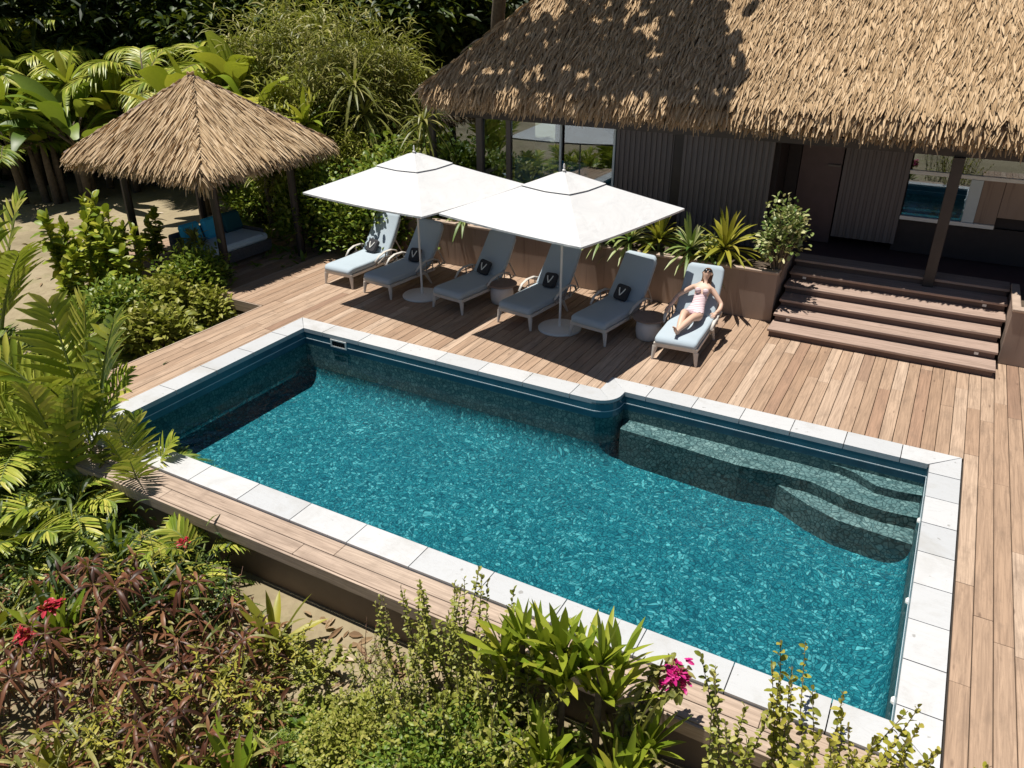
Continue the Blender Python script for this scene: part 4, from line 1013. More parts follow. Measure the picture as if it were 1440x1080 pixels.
def plant(name, key, loc, label, cat, sc=1.0, rz=None, group=None, extra=(), tilt=(0, 0)):
    p = empty(name, loc, label, cat, group, random.uniform(0, 2*PI) if rz is None else R(rz))
    p.rotation_euler = (R(tilt[0]), R(tilt[1]), p.rotation_euler[2]); p.scale = (sc,)*3 if not hasattr(sc, '__len__') else sc
    for n, me, m in PROTO[key]: o = bpy.data.objects.new(n, me); COL.objects.link(o); o.parent = p
    for n, b, m in extra: b.build(n, m, p)
    return p
G = lambda px, py, z=-.74: at(px, py, z)
# prototypes
proto('palm_a', palm_parts(11, 1.9, .62, .062, 3, spread=(.25, 1.45), droop=.38, pairs=20, trunk=.25))
proto('palm_b', palm_parts(9, 1.5, .50, .05, 8, spread=(.1, 1.2), droop=.5, pairs=22, trunk=.15))
proto('palm_c', palm_parts(12, 1.3, .42, .034, 15, spread=(.2, 1.3), droop=.55, pairs=26, trunk=.2, leafcol='l_mid'))
proto('coco', palm_parts(14, 3.2, .95, .085, 21, spread=(-.1, 1.3), droop=.5, pairs=34, trunk=3.6, stiff=.5, tr=.14))
proto('coco_low', palm_parts(12, 2.9, .85, .10, 27, spread=(.1, 1.4), droop=.45, pairs=28, trunk=1.6, stiff=.4, leafcol='l_mid', tr=.12))
proto('fan', rosette_parts([(0, 0, 2.4), (.4, .3, 3.2)], 1.5, .20, 26, 5, 'l_bright', .35, (-.3, 1.3), k=5))
proto('blade', rosette_parts([(0, 0, .05)], .80, .105, 20, 9, 'l_bright', .22, (.35, 1.5), stem=False))
proto('blade_y', rosette_parts([(0, 0, .05)], .85, .10, 16, 10, 'l_yellow', .25, (.3, 1.45), stem=False))
proto('blade_wide', rosette_parts([(0, 0, .05), (.22, .08, -.10), (-.18, .12, -.16), (.06, -.16, -.30), (-.10, .10, -.48), (.16, .02, -.60)], .72, .10, 10, 12, 'l_bright', .16, (.62, 1.50), stem=False))
proto('dracaena', rosette_parts([(0, 0, .15)], .62, .062, 46, 13, 'l_white', .55, (-.1, 1.4), stem=True))
proto('dracaena_y', rosette_parts([(0, 0, .2)], .66, .066, 44, 14, 'l_yellow', .42, (-.1, 1.45), stem=True))
proto('ti', rosette_parts([(0, 0, .85), (.32, .1, .5), (-.28, .2, .65), (-.1, -.34, .35), (.16, -.24, 1.02), (-.35, -.2, .8), (.4, .35, .72)], .30, .05, 11, 17, 'l_red', .75, (-.7, 1.2), prof='leaf', stemmat='stem_red', k=4, sr=.32))
proto('ti2', rosette_parts([(0, 0, .5), (.42, -.1, .62), (-.38, .1, .35), (.05, .36, .8), (-.25, -.36, .25), (.36, .4, .3), (-.45, .42, .55), (.1, -.5, .45)], .27, .045, 10, 18, 'l_red', .8, (-.8, 1.2), prof='leaf', stemmat='stem_red', k=4, sr=.32))
proto('palm_up', palm_parts(5, 2.1, .66, .085, 61, spread=(1.0, 1.5), droop=.22, pairs=15, trunk=.2, leafcol='l_palm'))
proto('arch', tuft_parts(46, .95, .035, .10, 62, 'l_olive', .9, (.5, 1.4), 6))
proto('wisp', stalks_parts(12, 1.1, .4, 22, .15, .035, 63, 'l_yellow', .35, .3, 'bark', .007))
proto('dragon', rosette_parts([(0, 0, .85), (.25, .15, 1.15), (-.2, .1, .65)], .52, .06, 28, 19, 'l_olive', .5, (-.3, 1.35)))
proto('lime', shrub_parts(.66, .58, .66, 170, 22, .058, .036, 31, 'l_lime', cr=.055, shell=.35, twigmat='stem'))
proto('lime2', shrub_parts(.52, .62, .9, 150, 20, .06, .030, 32, 'l_olive', cr=.06, shell=.3, twigmat='stem'))
proto('lime3', shrub_parts(.7, .5, .55, 150, 22, .055, .032, 33, 'l_mid', cr=.055, shell=.35, twigmat='stem'))
proto('airy', stalks_parts(26, .95, .42, 44, .055, .03, 71, 'l_lime', .28, .22, 'bark', .005))
proto('airy2', stalks_parts(24, 1.0, .42, 40, .06, .026, 72, 'l_olive', .30, .25, 'bark', .005))
proto('sprig', stalks_parts(10, 1.75, .26, 40, .07, .038, 34, 'l_lime', .17, .42, 'bark', .006))
proto('sprig_y', stalks_parts(13, 1.75, .30, 32, .07, .042, 35, 'l_yellow', .16, .52, 'bark', .006))
proto('bushy', shrub_parts(.85, .75, 1.0, 120, 12, .25, .115, 36, 'l_lime', cr=.16, shell=.45, prof='leaf'))
proto('bushy2', shrub_parts(.8, .8, 1.25, 120, 18, .17, .075, 37, 'l_mid', cr=.16, shell=.5))
proto('hedge', shrub_parts(1.0, .8, 1.5, 170, 20, .14, .085, 38, 'l_bright', cr=.15, shell=.55))
proto('potbush', shrub_parts(.36, .34, 1.35, 62, 15, .115, .07, 39, 'l_white', cr=.09, shell=.45))
proto('stalks', stalks_parts(7, 1.9, .42, 62, .25, .13, 40, 'l_bright', .10, .12))
proto('stalks2', stalks_parts(4, 1.6, .25, 50, .26, .13, 41, 'l_bright', .10, .45))
proto('banana', banana_parts(2.6, 7, 2.1, .62, 43))
proto('banana2', banana_parts(1.9, 8, 1.7, .52, 44, 'l_mid'))
proto('bamboo', shrub_parts(1.35, 1.2, 4.7, 210, 26, .55, .036, 45, 'l_olive', cr=.22, shell=.5, droop=.55, twigmat='stem', prof='blade', out=.6))
proto('bamboo2', shrub_parts(1.15, 1.1, 3.6, 190, 26, .50, .042, 46, 'l_lime', cr=.20, shell=.5, droop=.55, twigmat='stem', prof='blade', out=.6))
proto('grass', tuft_parts(180, 1.15, .035, .25, 47, 'l_bright', .55, (.6, 1.5), 5))
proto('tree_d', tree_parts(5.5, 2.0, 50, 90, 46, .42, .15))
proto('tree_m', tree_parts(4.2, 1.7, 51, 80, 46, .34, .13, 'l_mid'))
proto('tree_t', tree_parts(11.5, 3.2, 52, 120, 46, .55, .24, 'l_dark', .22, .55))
proto('ivy', shrub_parts(1.0, .9, 2.2, 150, 22, .17, .09, 53, 'l_mid', cr=.2, shell=.6))
proto('drooper', rosette_parts([(0, 0, 3.3), (.1, .2, 2.7)], 1.05, .07, 34, 55, 'l_olive', .75, (-.4, 1.3)))
proto('twig', stalks_parts(14, .8, .3, 5, .06, .02, 57, 'l_red', .35, .4, 'stem_red', .007))
# --- in the planter
PZ = .95
for px, py, key, sc, y, lab in ((888, 325, 'dracaena', 1.45, 15.5, 'green and cream spiky plant at the far end of the planter, nearest the parasol'), (928, 325, 'dracaena_y', 1.3, 15.62, 'yellow striped spiky plant between two greener ones on the planter'),
        (972, 345, 'dracaena', 1.4, 15.45, 'green and cream spiky plant drooping over the planter edge above the woman'), (1020, 345, 'dracaena_y', 1.55, 15.5, 'tall yellow striped spiky plant near the leafy bush in the planter'), (1000, 352, 'dracaena', .95, 15.42, 'smallest green spiky plant at the foot of the tall yellow striped one'), (655, 330, 'dracaena', 1.1, 15.55, 'spiky plant in the planter hidden mostly behind the two parasols'), (852, 320, 'dracaena', 1.3, 15.5, 'green spiky plant at the canopy edge of the nearer parasol')):
    q = atY(px, py, y); plant('spiky_plant', key, (q.x, y, PZ), lab, 'plant', sc, group='spiky plants in the planter')
q = atY(1095, 366, 15.55); plant('leafy_bush', 'potbush', (q.x, 15.55, PZ-.05), 'tall leafy variegated bush at the end of the planter beside the steps', 'bush', (1.1, 1.0, 1.0))
# --- hedge left of the loungers and behind the gazebo
HB = [(-13.3, 16.35, 'hedge', .72, 'yellow green rounded bush at the left end of the planter'), (-14.5, 16.7, 'hedge', .72, 'dense leafy bush just right of the gazebo post'), (-12.5, 16.35, 'bushy2', .6, 'darker green bush behind the farther parasol'),
      (-15.3, 18.0, 'ivy', .85, 'tall leafy bush behind the right gazebo post'), (-16.8, 17.0, 'bushy2', .9, 'mid green bush behind the gazebo cushions'), (-18.0, 16.5, 'bushy2', .8, 'low bush in the shade behind the gazebo daybed'), (-13.2, 18.6, 'ivy', 1.0, 'tall dark bush between gazebo and glazed house corner')]
for x, y, key, sc, lab in HB: plant('bush', key, (x, y, -.25), lab, 'bush', sc)
for x, y, sc, lab in ((-15.2, 16.4, 1.3, 'clump of long green blades behind the gazebo post'), (-14.2, 17.4, 1.7, 'tall clump of grassy blades beside the glazed house corner'), (-16.2, 16.3, 1.1, 'short clump of green blades under the gazebo eave')):
    plant('blade_grass', 'grass', (x, y, -.25), lab, 'plant', sc)
# --- jungle behind
JB = [('banana_plant', 'banana', 310, 26, 1.15, 'banana plant with broad pale leaves above the gazebo roof'), ('banana_plant', 'banana2', 372, 24, 1.05, 'banana plant with a folded yellow leaf right of the gazebo peak'), ('banana_plant', 'banana2', 65, 30, 1.1, 'banana plant with hanging leaves over the sand at far left'),
      ('banana_plant', 'banana', 195, 31, 1.0, 'banana plant with narrow drooping leaves in the dark behind the gazebo'), ('banana_plant', 'banana', 25, 33, 1.15, 'banana plant at the far left edge of the jungle'),
      ('coconut_palm', 'coco', 120, 34, 1.0, 'coconut palm in the left jungle with sunlit fronds'), ('coconut_palm', 'coco_low', 50, 33.5, 1.1, 'short coconut palm fanning out at top left'), ('coconut_palm', 'coco', 265, 33, 1.0, 'coconut palm behind the gazebo peak in deep shade'),
      ('coconut_palm', 'coco_low', 175, 34, 1.2, 'short coconut palm among dark trees left of the gazebo'), ('coconut_palm', 'coco', 0, 35, 1.05, 'coconut palm cut by the left picture edge'),
      ('coconut_palm', 'coco', 220, 31, .95, 'coconut palm with hanging fronds left of the gazebo peak'), ('coconut_palm', 'coco_low', 10, 30.5, 1.0, 'low coconut palm over the sand at the left edge'), ('coconut_palm', 'coco', 330, 29, 1.05, 'coconut palm behind the broad banana leaves'), ('coconut_palm', 'coco_low', 140, 31.5, .9, 'low palm with pale fronds at the back of the sand'), ('coconut_palm', 'coco', 75, 35.5, 1.15, 'tall coconut palm in the shade at top left'),
      ('banana_plant', 'banana', 345, 25.5, 1.25, 'tallest banana plant right behind the gazebo roof'), ('banana_plant', 'banana2', 110, 30, 1.2, 'banana plant with yellow leaves at the edge of the sand'),
      ('fan_palm', 'fan', 350, 27, 1.15, 'fan leaved plant with long arched blades behind the banana plants'), ('fan_palm', 'fan', 95, 31.5, 1.1, 'fan leaved plant with pale folded blades over the sand'), ('fan_palm', 'fan', 440, 23.2, .95, 'fan leaved plant behind the tall grassy clumps'),
      ('bamboo_clump', 'bamboo', 472, 24.5, 1.15, 'largest sunlit bamboo clump above the farther parasol'), ('bamboo_clump', 'bamboo2', 430, 24.0, 1.15, 'bright bamboo clump between the gazebo and the big clump'), ('bamboo_clump', 'bamboo', 528, 25.0, 1.15, 'olive bamboo clump beside the dark gap by the roof'),
      ('bamboo_clump', 'bamboo2', 500, 22.6, .8, 'low lime bamboo clump behind the leafy hedge'), ('bamboo_clump', 'bamboo', 398, 27, 1.2, 'tall bamboo clump behind the banana plants'), ('bamboo_clump', 'bamboo2', 560, 26.5, 1.35, 'tall pale bamboo clump farthest back near the roof'), ('bamboo_clump', 'bamboo2', 450, 28, 1.6, 'pale bamboo clump behind the largest one'),
      ('drooping_plant', 'drooper', 597, 20.8, 1.0, 'slender plant with drooping blade tufts beside the roof corner'), ('drooping_plant', 'drooper', 505, 23, 1.2, 'slender plant with drooping tufts rising through the bamboo'),
      ('leafy_shrub', 'ivy', 470, 20.3, .9, 'broad leafy shrub under the bamboo clumps'), ('leafy_shrub', 'ivy', 540, 19.8, 1.0, 'leafy shrub in patchy light left of the house posts'), ('leafy_shrub', 'ivy', 580, 19.8, 1.0, 'dark leafy shrub touching the glazed house corner'), ('leafy_shrub', 'ivy', 510, 19.4, .85, 'leafy shrub behind the farther parasol'),
      ('leafy_shrub', 'ivy', 425, 21.0, .9, 'leafy shrub behind the gazebo roof corner'), ('leafy_shrub', 'ivy', 560, 21.3, 1.1, 'tall leafy shrub below the drooping blade plant')]
for name, key, px, dist, sc, lab in JB: plant(name, key, pol(px, dist), lab, name.replace('_', ' '), sc)
TB = [(20, 37, 'tree_d'), (150, 37, 'tree_d'), (290, 35, 'tree_d'), (390, 33, 'tree_d'), (500, 31, 'tree_d'), (610, 30, 'tree_d'), (650, 32, 'tree_d'), (630, 31, 'tree_d'), (700, 34, 'tree_d')]
for px, dist, key in TB:
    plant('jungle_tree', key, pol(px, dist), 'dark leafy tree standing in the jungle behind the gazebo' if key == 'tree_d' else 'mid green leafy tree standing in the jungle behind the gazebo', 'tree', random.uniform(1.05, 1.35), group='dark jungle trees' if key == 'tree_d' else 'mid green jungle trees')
# tall trees that shade the jungle edge and the left part of the roof
proto('tree_lean', [('trunk', MB().tube([(0, 0, -.4), (.5, -.3, 4), (1.6, -1.4, 8), (3.0, -2.6, 10.6)], [.24, .2, .16, .1], 9).tube([(1.6, -1.4, 8), (2.2, -3.4, 10.2)], [.1, .03], 7).tube([(2.4, -2.1, 9.5), (5.0, -2.2, 11.2)], [.1, .03], 7), 'bark'),
    ('crown', (lambda C, rr: MB().strips(np.repeat(C, 9, 0)+rr.normal(0, .20, (len(C)*9, 3)), rdir(len(C)*9, -.6, .4), rr.uniform(.3, .6, len(C)*9), .25, .3, n=3, prof='oval'))(RNG.uniform(-1, 1, (125, 3))*np.array([3.4, 2.4, .8])+np.array([3.1, -2.7, 11.0]), RNG), 'l_dark')])
for x, y, sc, key, lab in ((-12.4, 20.5, 1.0, 'tree_lean', 'leaning tree by the house corner whose crown shades the roof'), (-33, 24, 1.2, 'tree_t', 'tall trunk rising in the dark jungle at far left'), (-28, 26, 1.15, 'tree_t', 'tall trunk rising in the dark jungle behind the gazebo'), (-14.5, 33, 1.25, 'tree_t', 'tall trunk in the dark gap left of the roof')):
    plant('tall_tree', key, (x, y, -.4), lab, 'tree', sc, 0)
def forest():
    b = MB(); N = 26000; f = RNG.random(N); px = -120+f*860
    d = np.array([tuple(ray(x, 200)) for x in px]); h = nrm(d[:, :2]); dist = RNG.uniform(34, 44, N)-np.clip((px-300)/60, 0, 5.5); z = RNG.uniform(-.3, 7.5, N)
    P = np.stack([h[:, 0]*dist, h[:, 1]*dist, z], 1); D = rdir(N, -.8, .7)
    b.strips(P, D, RNG.uniform(.35, 1.0, N), RNG.uniform(.12, .3, N), .35, n=3, fold=.15, prof='leaf')
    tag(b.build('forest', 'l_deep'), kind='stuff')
forest()
# --- shrubs between gazebo and pool
MB_ = [('stalk_plant', 'stalks', 140, 415, -.45, 1.3, 'cluster of upright leafy stalks left of the gazebo post'), ('stalk_plant', 'stalks', 165, 400, -.4, 1.15, 'leafy stalks close to the left gazebo post'), ('stalk_plant', 'stalks2', 228, 380, -.35, 1.0, 'single leafy topped stalk in front of the gazebo'), ('stalk_plant', 'stalks2', 120, 445, -.5, 1.0, 'leafy stalks at the edge of the sandy clearing'),
       ('stalk_plant', 'stalks', 178, 432, -.5, 1.2, 'leafy column between the gazebo post and the bright shrub'), ('stalk_plant', 'stalks2', 105, 430, -.45, 1.35, 'tall leafy column nearest the sand'),
       ('leafy_shrub', 'bushy', 250, 450, -.55, .85, 'bright yellow green shrub beside the deck corner'), ('leafy_shrub', 'bushy', 212, 462, -.55, .75, 'bright shrub in front of the leafy stalks'), ('leafy_shrub', 'bushy2', 285, 425, -.45, .85, 'darker shrub in front of the gazebo floor'), ('leafy_shrub', 'bushy', 225, 495, -.65, .8, 'low bright shrub beside the planks left of the pool'), ('leafy_shrub', 'bushy2', 175, 480, -.6, .9, 'mid green shrub behind the tall palm frond'), ('leafy_shrub', 'bushy', 300, 455, -.6, .65, 'small yellow green shrub under the deck corner'),
       ('spiky_plant', 'dragon', 268, 400, -.4, .95, 'spiky olive plant in front of the gazebo daybed'), ('spiky_plant', 'dragon', 292, 385, -.3, .75, 'smaller spiky plant by the front gazebo post'), ('spiky_plant', 'blade', 255, 480, -.62, .75, 'low spiky green plant beside the deck planks')]
for name, key, px, py, z, sc, lab in MB_: plant(name, key, at(px, py, z), lab, name.replace('_', ' '), sc)
# --- foreground left
FP = [('feather_palm', 'palm_up', 142, 650, -.6, 1.35, 20, 'large feather palm with a tall upright frond at the pool corner'), ('feather_palm', 'palm_up', 205, 715, -.74, .72, 130, 'feather palm with fanned fronds over the pool edging'), ('feather_palm', 'palm_b', 110, 735, -.74, 1.0, 60, 'drooping feather palm in front of the tall frond'),
      ('feather_palm', 'palm_b', 285, 800, -.74, .85, 200, 'feather palm whose leaflets hang over the brown wall'), ('feather_palm', 'palm_c', 30, 640, -.74, 1.1, 0, 'fine leaved palm at the left edge beside the sand'), ('feather_palm', 'palm_up', 8, 500, -.6, 1.65, 75, 'large palm frond cut by the left picture edge'), ('feather_palm', 'palm_c', 25, 525, -.7, 1.15, 15, 'fine leaved palm below the sandy clearing'), ('feather_palm', 'palm_a', 95, 600, -.74, .95, 110, 'arching palm between the sand and the pool corner'),
      ('feather_palm', 'palm_c', 225, 690, -.74, .9, 45, 'small fine palm at the foot of the pool corner'), ('feather_palm', 'palm_c', 60, 705, -.74, 1.0, 90, 'fine leaved palm in the dark left bed'), ('feather_palm', 'palm_b', 180, 590, -.74, .9, 170, 'low palm over the deck planks left of the pool'), ('feather_palm', 'palm_a', 35, 590, -.74, .9, 300, 'palm with pale dry fronds at the left edge'),
      ('feather_palm', 'palm_a', 55, 650, -.74, 1.05, 30, 'broad palm arching over the end of the plank ledge'), ('feather_palm', 'palm_up', 115, 710, -.74, 1.05, 240, 'upright palm beside the end of the plank ledge'), ('feather_palm', 'palm_c', 140, 690, -.74, .95, 140, 'fine leaved palm hanging over the ledge corner'), ('feather_palm', 'palm_b', 35, 790, -.74, .9, 320, 'shaded low palm at the left edge above the red flowers'),
      ('feather_palm', 'palm_a', 128, 520, -.65, .85, 10, 'palm behind the upright frond, leaning over the planks by the pool'), 
      ('blade_plant', 'blade', 92, 915, -.74, 1.05, 0, 'spiky green plant with a red flower at lower left'), ('blade_plant', 'blade_y', 10, 900, -.74, .95, 30, 'yellow bladed plant at the lower left edge'), ('blade_plant', 'blade', 250, 855, -.74, .9, 60, 'grey green bladed plant below the hanging palm leaflets'), ('blade_plant', 'blade_y', 388, 918, -.74, 1.0, 0, 'tall yellow bladed plant standing on the sand by the wall'), ('blade_plant', 'blade', 335, 1120, -.74, .9, 10, 'narrow bladed plant at the bottom edge'), ('blade_plant', 'blade_y', 265, 1120, -.74, .8, 0, 'yellow bladed plant at the bottom left of the lime shrubs'), ('blade_plant', 'blade_y', 95, 1110, -.74, .8, 0, 'low yellow leaves in the bottom left corner'), ('blade_plant', 'blade', 170, 800, -.74, .85, 0, 'green bladed plant among the red leaves'),
      ('wispy_plant', 'wisp', 215, 850, -.74, .9, 40, 'wispy yellow stems above the red leaves'), ('wispy_plant', 'wisp', 320, 1010, -.74, .8, 0, 'wispy yellow stems left of the lime shrubs'), ('wispy_plant', 'wisp', 420, 945, -.74, .55, 0, 'small wispy plant on the sand by the brown wall'), ('wispy_plant', 'wisp', 150, 1075, -.74, .8, 0, 'wispy stems over the bare sand at the bottom'),
      ('red_leaf_plant', 'ti', 205, 900, -.74, 1.0, 0, 'tall red brown leaved plant below the hanging palm'), ('red_leaf_plant', 'ti2', 290, 915, -.74, .9, 50, 'red brown leaved plant by the yellow bladed plant'), ('red_leaf_plant', 'ti', 60, 985, -.74, .85, 100, 'red brown leaved plant below the red flowered spiky plant'), ('red_leaf_plant', 'ti2', 150, 960, -.74, .9, 150, 'spreading red brown plant over the bare sand'), ('red_leaf_plant', 'ti2', 240, 1000, -.74, 1.0, 200, 'red brown plant left of the lime shrubs'), ('red_leaf_plant', 'ti', -5, 1010, -.74, .8, 250, 'red brown plant at the left edge'), ('red_leaf_plant', 'ti2', 320, 960, -.74, .8, 300, 'small dark red plant beside the lime shrubs'), ('red_leaf_plant', 'ti', 250, 1090, -.74, .75, 350, 'dark red plant at the bottom below the bare twigs'), ('red_leaf_plant', 'ti', 150, 860, -.74, .85, 20, 'red brown stems rising behind the red flower'),
      ('twiggy_plant', 'twig', 200, 1040, -.74, 1.0, 0, 'bare red twigs over the sand at the bottom'), ('twiggy_plant', 'twig', 95, 1000, -.74, 1.0, 40, 'bare red twigs over the pale sand patch'), ('twiggy_plant', 'twig', 320, 880, -.74, .9, 80, 'bare red twigs beside the brown wall'), ('twiggy_plant', 'twig', 530, 930, -.74, .6, 80, 'dry reddish twigs standing against the brown wall')]
FL = {'spiky green plant with a red flower at lower left': (0, 0, .62), 'feather palm whose leaflets hang over the brown wall': (.15, .1, .55), 'red brown leaved plant below the red flowered spiky plant': (.1, .05, 1.0)}
for name, key, px, py, z, sc, rz, lab in FP:
    ex = ()
    if lab in FL:
        c = np.array(FL[lab]); ex = (flowers_part([c+RNG.normal(0, .028, 3) for _ in range(12)], 6, .085, 5, 'fl_red'),)
    plant(name, key, at(px, py, z), lab, name.replace('_', ' '), sc, rz, extra=ex)
# --- foreground bottom
def sum_tubes(h, n):
    b = MB()
    for k in range(n):
        a = k*2.4; r = .0 if n == 1 else .12*math.sqrt(k); b.tube([(r*.5*math.cos(a), r*.5*math.sin(a), -h-.1), (r*.8*math.cos(a+.3), r*.8*math.sin(a+.3), -h*.5), (r*1.4*math.cos(a), r*1.4*math.sin(a), .12)], [.05, .045, .04] if n == 1 else [.014, .011, .008], 7)
    return b
NAT = dict(airy=1.0, airy2=1.05, lime=.78, lime2=.95, lime3=.66, sprig=1.8, sprig_y=1.8, blade_wide=.72, blade=.80, arch=.75, wisp=1.0)
BP = [('lime_shrub', 'airy', 425, 950, 4.1, 1, 'rounded lime shrub at the left of the bottom bed'), ('lime_shrub', 'airy2', 520, 915, 4.25, .9, 'olive shrub below the brown wall'), ('lime_shrub', 'airy', 600, 890, 4.3, 1, 'lime shrub leaning on the plank ledge'), ('lime_shrub', 'airy', 690, 890, 4.4, .75, 'green shrub below the bladed plants'), ('lime_shrub', 'airy2', 590, 975, 3.9, .9, 'olive shrub in the middle of the bottom bed'), ('lime_shrub', 'airy', 715, 950, 4.1, .75, 'lime shrub at the foot of the wide bladed plant'), ('lime_shrub', 'lime', 500, 1010, 3.7, .9, 'lime shrub cut by the bottom edge, left'), ('lime_shrub', 'lime3', 610, 1040, 3.75, .9, 'green shrub cut by the bottom edge, middle'), ('lime_shrub', 'airy2', 700, 1025, 3.9, .8, 'olive shrub cut by the bottom edge below the bladed plants'), ('lime_shrub', 'lime3', 395, 1040, 3.4, .9, 'small green shrub at the bottom left of the lime shrubs'), 
      ('sprig_bush', 'sprig', 612, 800, 4.75, .8, 'leggy bush with small leaves rising over the plank ledge'), ('sprig_bush', 'sprig', 668, 845, 4.7, .8, 'leggy bush with small leaves beside the bladed plants'), ('sprig_bush', 'sprig', 575, 850, 4.6, .9, 'leggy bush leaning left over the plank ledge'), ('sprig_bush', 'sprig_y', 1168, 958, 4.8, .6, 'leggy yellow bush over the pool corner edging'), ('sprig_bush', 'sprig_y', 1228, 1015, 4.85, .6, 'smaller leggy yellow bush nearest the deck'), ('sprig_bush', 'sprig', 1072, 958, 4.75, .55, 'leggy green bush left of the yellow one'), ('sprig_bush', 'sprig', 450, 900, 4.3, .9, 'low leggy bush on the sand beside the lime shrubs'), ('sprig_bush', 'sprig_y', 1200, 990, 4.8, .6, 'middle leggy yellow bush at the pool corner'),
      ('blade_plant', 'blade_wide', 735, 828, 4.75, .62, 'spiky plant with pointed leaves on the ledge, left of two'), ('blade_plant', 'blade_wide', 850, 858, 4.75, .66, 'broad bladed plant reaching over the pool edging'), ('blade_plant', 'blade_wide', 795, 838, 4.7, .62, 'narrow bladed plant between two broad ones'), ('blade_plant', 'blade_wide', 770, 1000, 4.2, .8, 'broad pale leaved plant low in the bottom bed'), ('blade_plant', 'blade', 915, 985, 4.75, .75, 'dark bladed plant in shade below the pink flowers'), ('blade_plant', 'blade', 880, 1045, 4.4, .9, 'bladed plant at the bottom edge below the ledge'),
      ('arching_grass', 'arch', 885, 905, 4.75, .7, 'arching grassy plant left of the magenta blossoms'), ('arching_grass', 'arch', 705, 870, 4.7, .7, 'arching grass among the small leaved bushes')]
for name, key, px, py, y, wd, lab in BP:
    q = atY(px, py, y); h = (q.z+.74)/NAT[key]; lift = 0
    if key.startswith('blade'): lift = max(0, q.z+.74-.70); h = (q.z+.74-lift)/NAT[key]
    ex = ()
    if key.startswith('airy'): h = min(h, 1.5)
    if key.startswith('lime'): lift = max(0, q.z+.74-NAT[key]); h = (q.z+.74-lift)/NAT[key]
    if lift > .1: ex = (('stem', sum_tubes(lift/h, 1 if key.startswith('blade') else 7), 'bark'),)
    w_ = h*wd if key.startswith('blade') else (h if key.startswith('lime') else max(.8, min(1.15, h)))
    plant(name, key, (q.x, y, -.74+lift), lab, name.replace('_', ' '), (w_, w_, h) if not key.startswith('blade') else h*min(1.0, max(.8, wd)), extra=ex)
def bougainvillea():
    tip = atY(950, 950, 5.05); base = Vector((-1.5, 4.75, -.74))
    p = empty('bougainvillea', base, 'arching branch of magenta blossoms over the plank ledge', 'bougainvillea'); st = MB(); P = []; D = []
    for k in range(7):
        e = (tip-base)*random.uniform(.55, 1.05)+Vector((random.gauss(0, .16), random.gauss(0, .1), random.uniform(-.1, .1))); pts = [Vector((0, 0, 0)), e*.35+Vector((0, 0, .42)), e*.75+Vector((0, 0, .25)), e]
        st.tube(pts, [.016, .012, .008, .003], 6)
        for i in range(30):
            t = random.uniform(.2, 1)*3; j = min(2, int(t)); q = pts[j].lerp(pts[j+1], t-j); P.append(q); D.append(rdir(1, -.6, .8)[0])
    st.build('stem', 'bark', p); MB().strips(P, D, RNG.uniform(.06, .13, len(P)), .055, .4, n=3, fold=.15, prof='oval').build('leaves', 'l_olive', p)
    e = tip-base; n, b, m = flowers_part([np.array(e)+RNG.normal(0, 1, 3)*np.array([.06, .045, .05]) for _ in range(44)], 6, .065, 9, 'fl_pink'); b.build('flower', m, p)
bougainvillea()
# --- pale stones on the sand and near the planks
SL = [(262, 395, 'pale stone slab lying beside the gazebo floor', .35), (215, 400, 'pale stone on the sand behind the shrubs', .3), (118, 590, 'large pale rock between the palm stems', .45), (160, 640, 'pale rock at the pool corner under the palm', .35)]
for px, py, lab, s in SL:
    q = at(px, py, -.45 if py < 500 else -.6); b = MB(); b.blob((0, 0, 0), (s, s*.7, s*.32), 2, None, .10); o = b.build('stone', 'stone', None, smooth=True, loc=q); tag(o, lab, 'stone')
def litter():
    b = MB(); N = 420; P = []
    for i in range(N):
        if i < 110: q = at(random.uniform(-60, 330), random.uniform(255, 470), -.3); q.z = gz(q.x, q.y)+.015
        else: q = at(random.uniform(-50, 620), random.uniform(860, 1150), -.74); q.z = gz(q.x, q.y)+.015
        if q.y > 5.05 and q.x > -11.5: q.y = 4.9
        P.append(q)
    D = rdir(N, -.03, .12); b.strips(P, D, RNG.uniform(.08, .26, N), RNG.uniform(.03, .09, N), .05, n=3, fold=.2, prof='leaf'); tag(b.build('leaf_litter', 'dry'), kind='stuff')
litter()
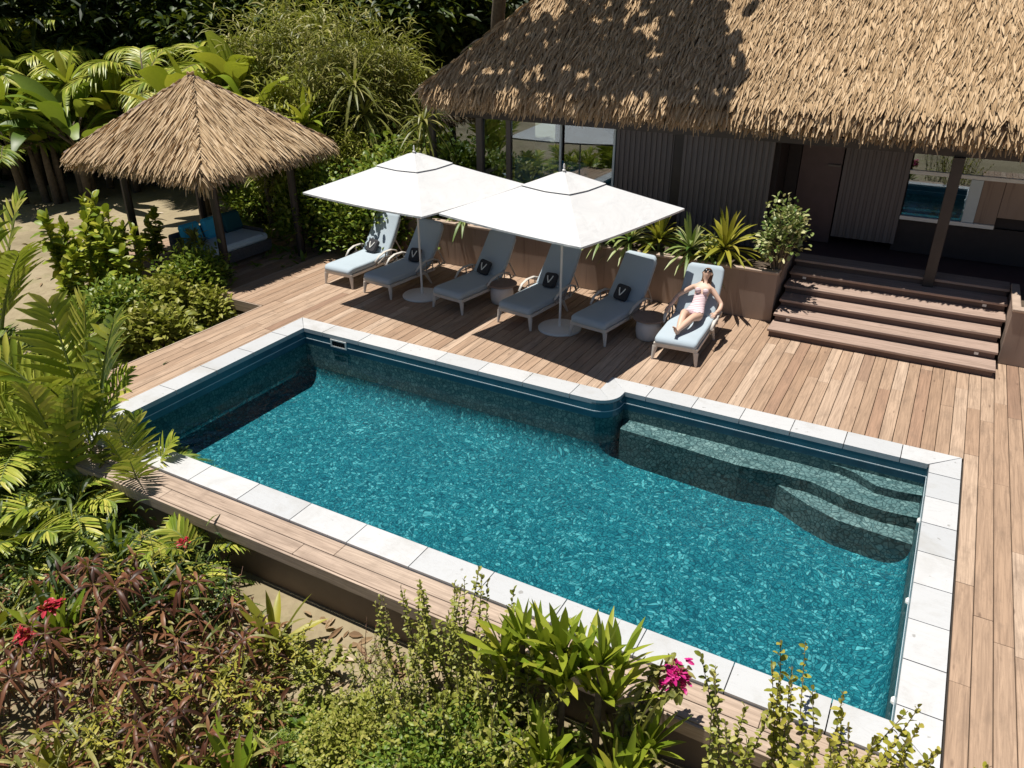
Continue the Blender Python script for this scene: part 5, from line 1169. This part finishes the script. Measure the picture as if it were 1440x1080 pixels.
def undergrowth():
    b = MB(); P = []
    for i in range(9000):
        r = random.random()
        if r < .30: q = at(random.uniform(-60, 260), random.uniform(620, 820), -.74)
        elif r < .55: q = at(random.uniform(360, 900), random.uniform(990, 1150), -.74)
        elif r < .70: q = at(random.uniform(150, 330), random.uniform(430, 500), -.6)
        else: p_ = pol(random.uniform(300, 640), random.uniform(19.5, 30)); q = p_
        if q.y > 5.0 and q.x > -11.4 and q.y < 11: continue
        if -13.8 < q.x and 11 < q.y < 17 : continue
        P.append((q.x, q.y, gz(q.x, q.y)-.02))
    P = np.array(P); D = rdir(len(P), .1, 1.0); far = P[:, 1] > 12
    b.strips(P, D, np.where(far, RNG.uniform(.3, .9, len(P)), RNG.uniform(.12, .4, len(P))), np.where(far, .1, .05), .4, n=3, fold=.15, prof='leaf'); tag(b.build('undergrowth', 'l_mid'), kind='stuff')
undergrowth()

def dry_undergrowth():
    P = []
    for i in range(2400):
        px, py = random.uniform(-60, 400), random.uniform(830, 1180)
        if (px-60)**2+(py-1010)**2 < 70**2 or (px > 300 and py < 900): continue
        q = at(px, py, -.74)
        if q.y > 4.9: continue
        P.append((q.x, q.y, gz(q.x, q.y)+abs(random.gauss(0, .22))))
    D = rdir(len(P), -.3, 1.0); MB().strips(P, D, RNG.uniform(.10, .34, len(P)), RNG.uniform(.015, .05, len(P)), .6, n=4, fold=.2, prof='leaf').build('red_undergrowth', 'l_red')['kind'] = 'stuff'
    k = RNG.permutation(len(P))[:1500]; P2 = np.array(P)[k]+np.array([0, 0, .06]); MB().strips(P2, rdir(1500, -.1, 1), RNG.uniform(.12, .4, 1500), RNG.uniform(.015, .045, 1500), .5, n=4, fold=.2, prof='blade').build('green_undergrowth', 'l_olive')['kind'] = 'stuff'
    P = []
    for i in range(3600):
        q = at(random.uniform(-80, 330), random.uniform(560, 900), -.74)
        if q.y > 5.0 and q.x > -11.4 or q.y > 9.5: continue
        P.append((q.x, q.y, gz(q.x, q.y)+abs(random.gauss(0, .3))))
    D = rdir(len(P), -.2, 1.0); MB().strips(P, D, RNG.uniform(.15, .5, len(P)), RNG.uniform(.02, .06, len(P)), .5, n=4, fold=.2, prof='leaf').build('dark_undergrowth', 'l_dark')['kind'] = 'stuff'
dry_undergrowth()
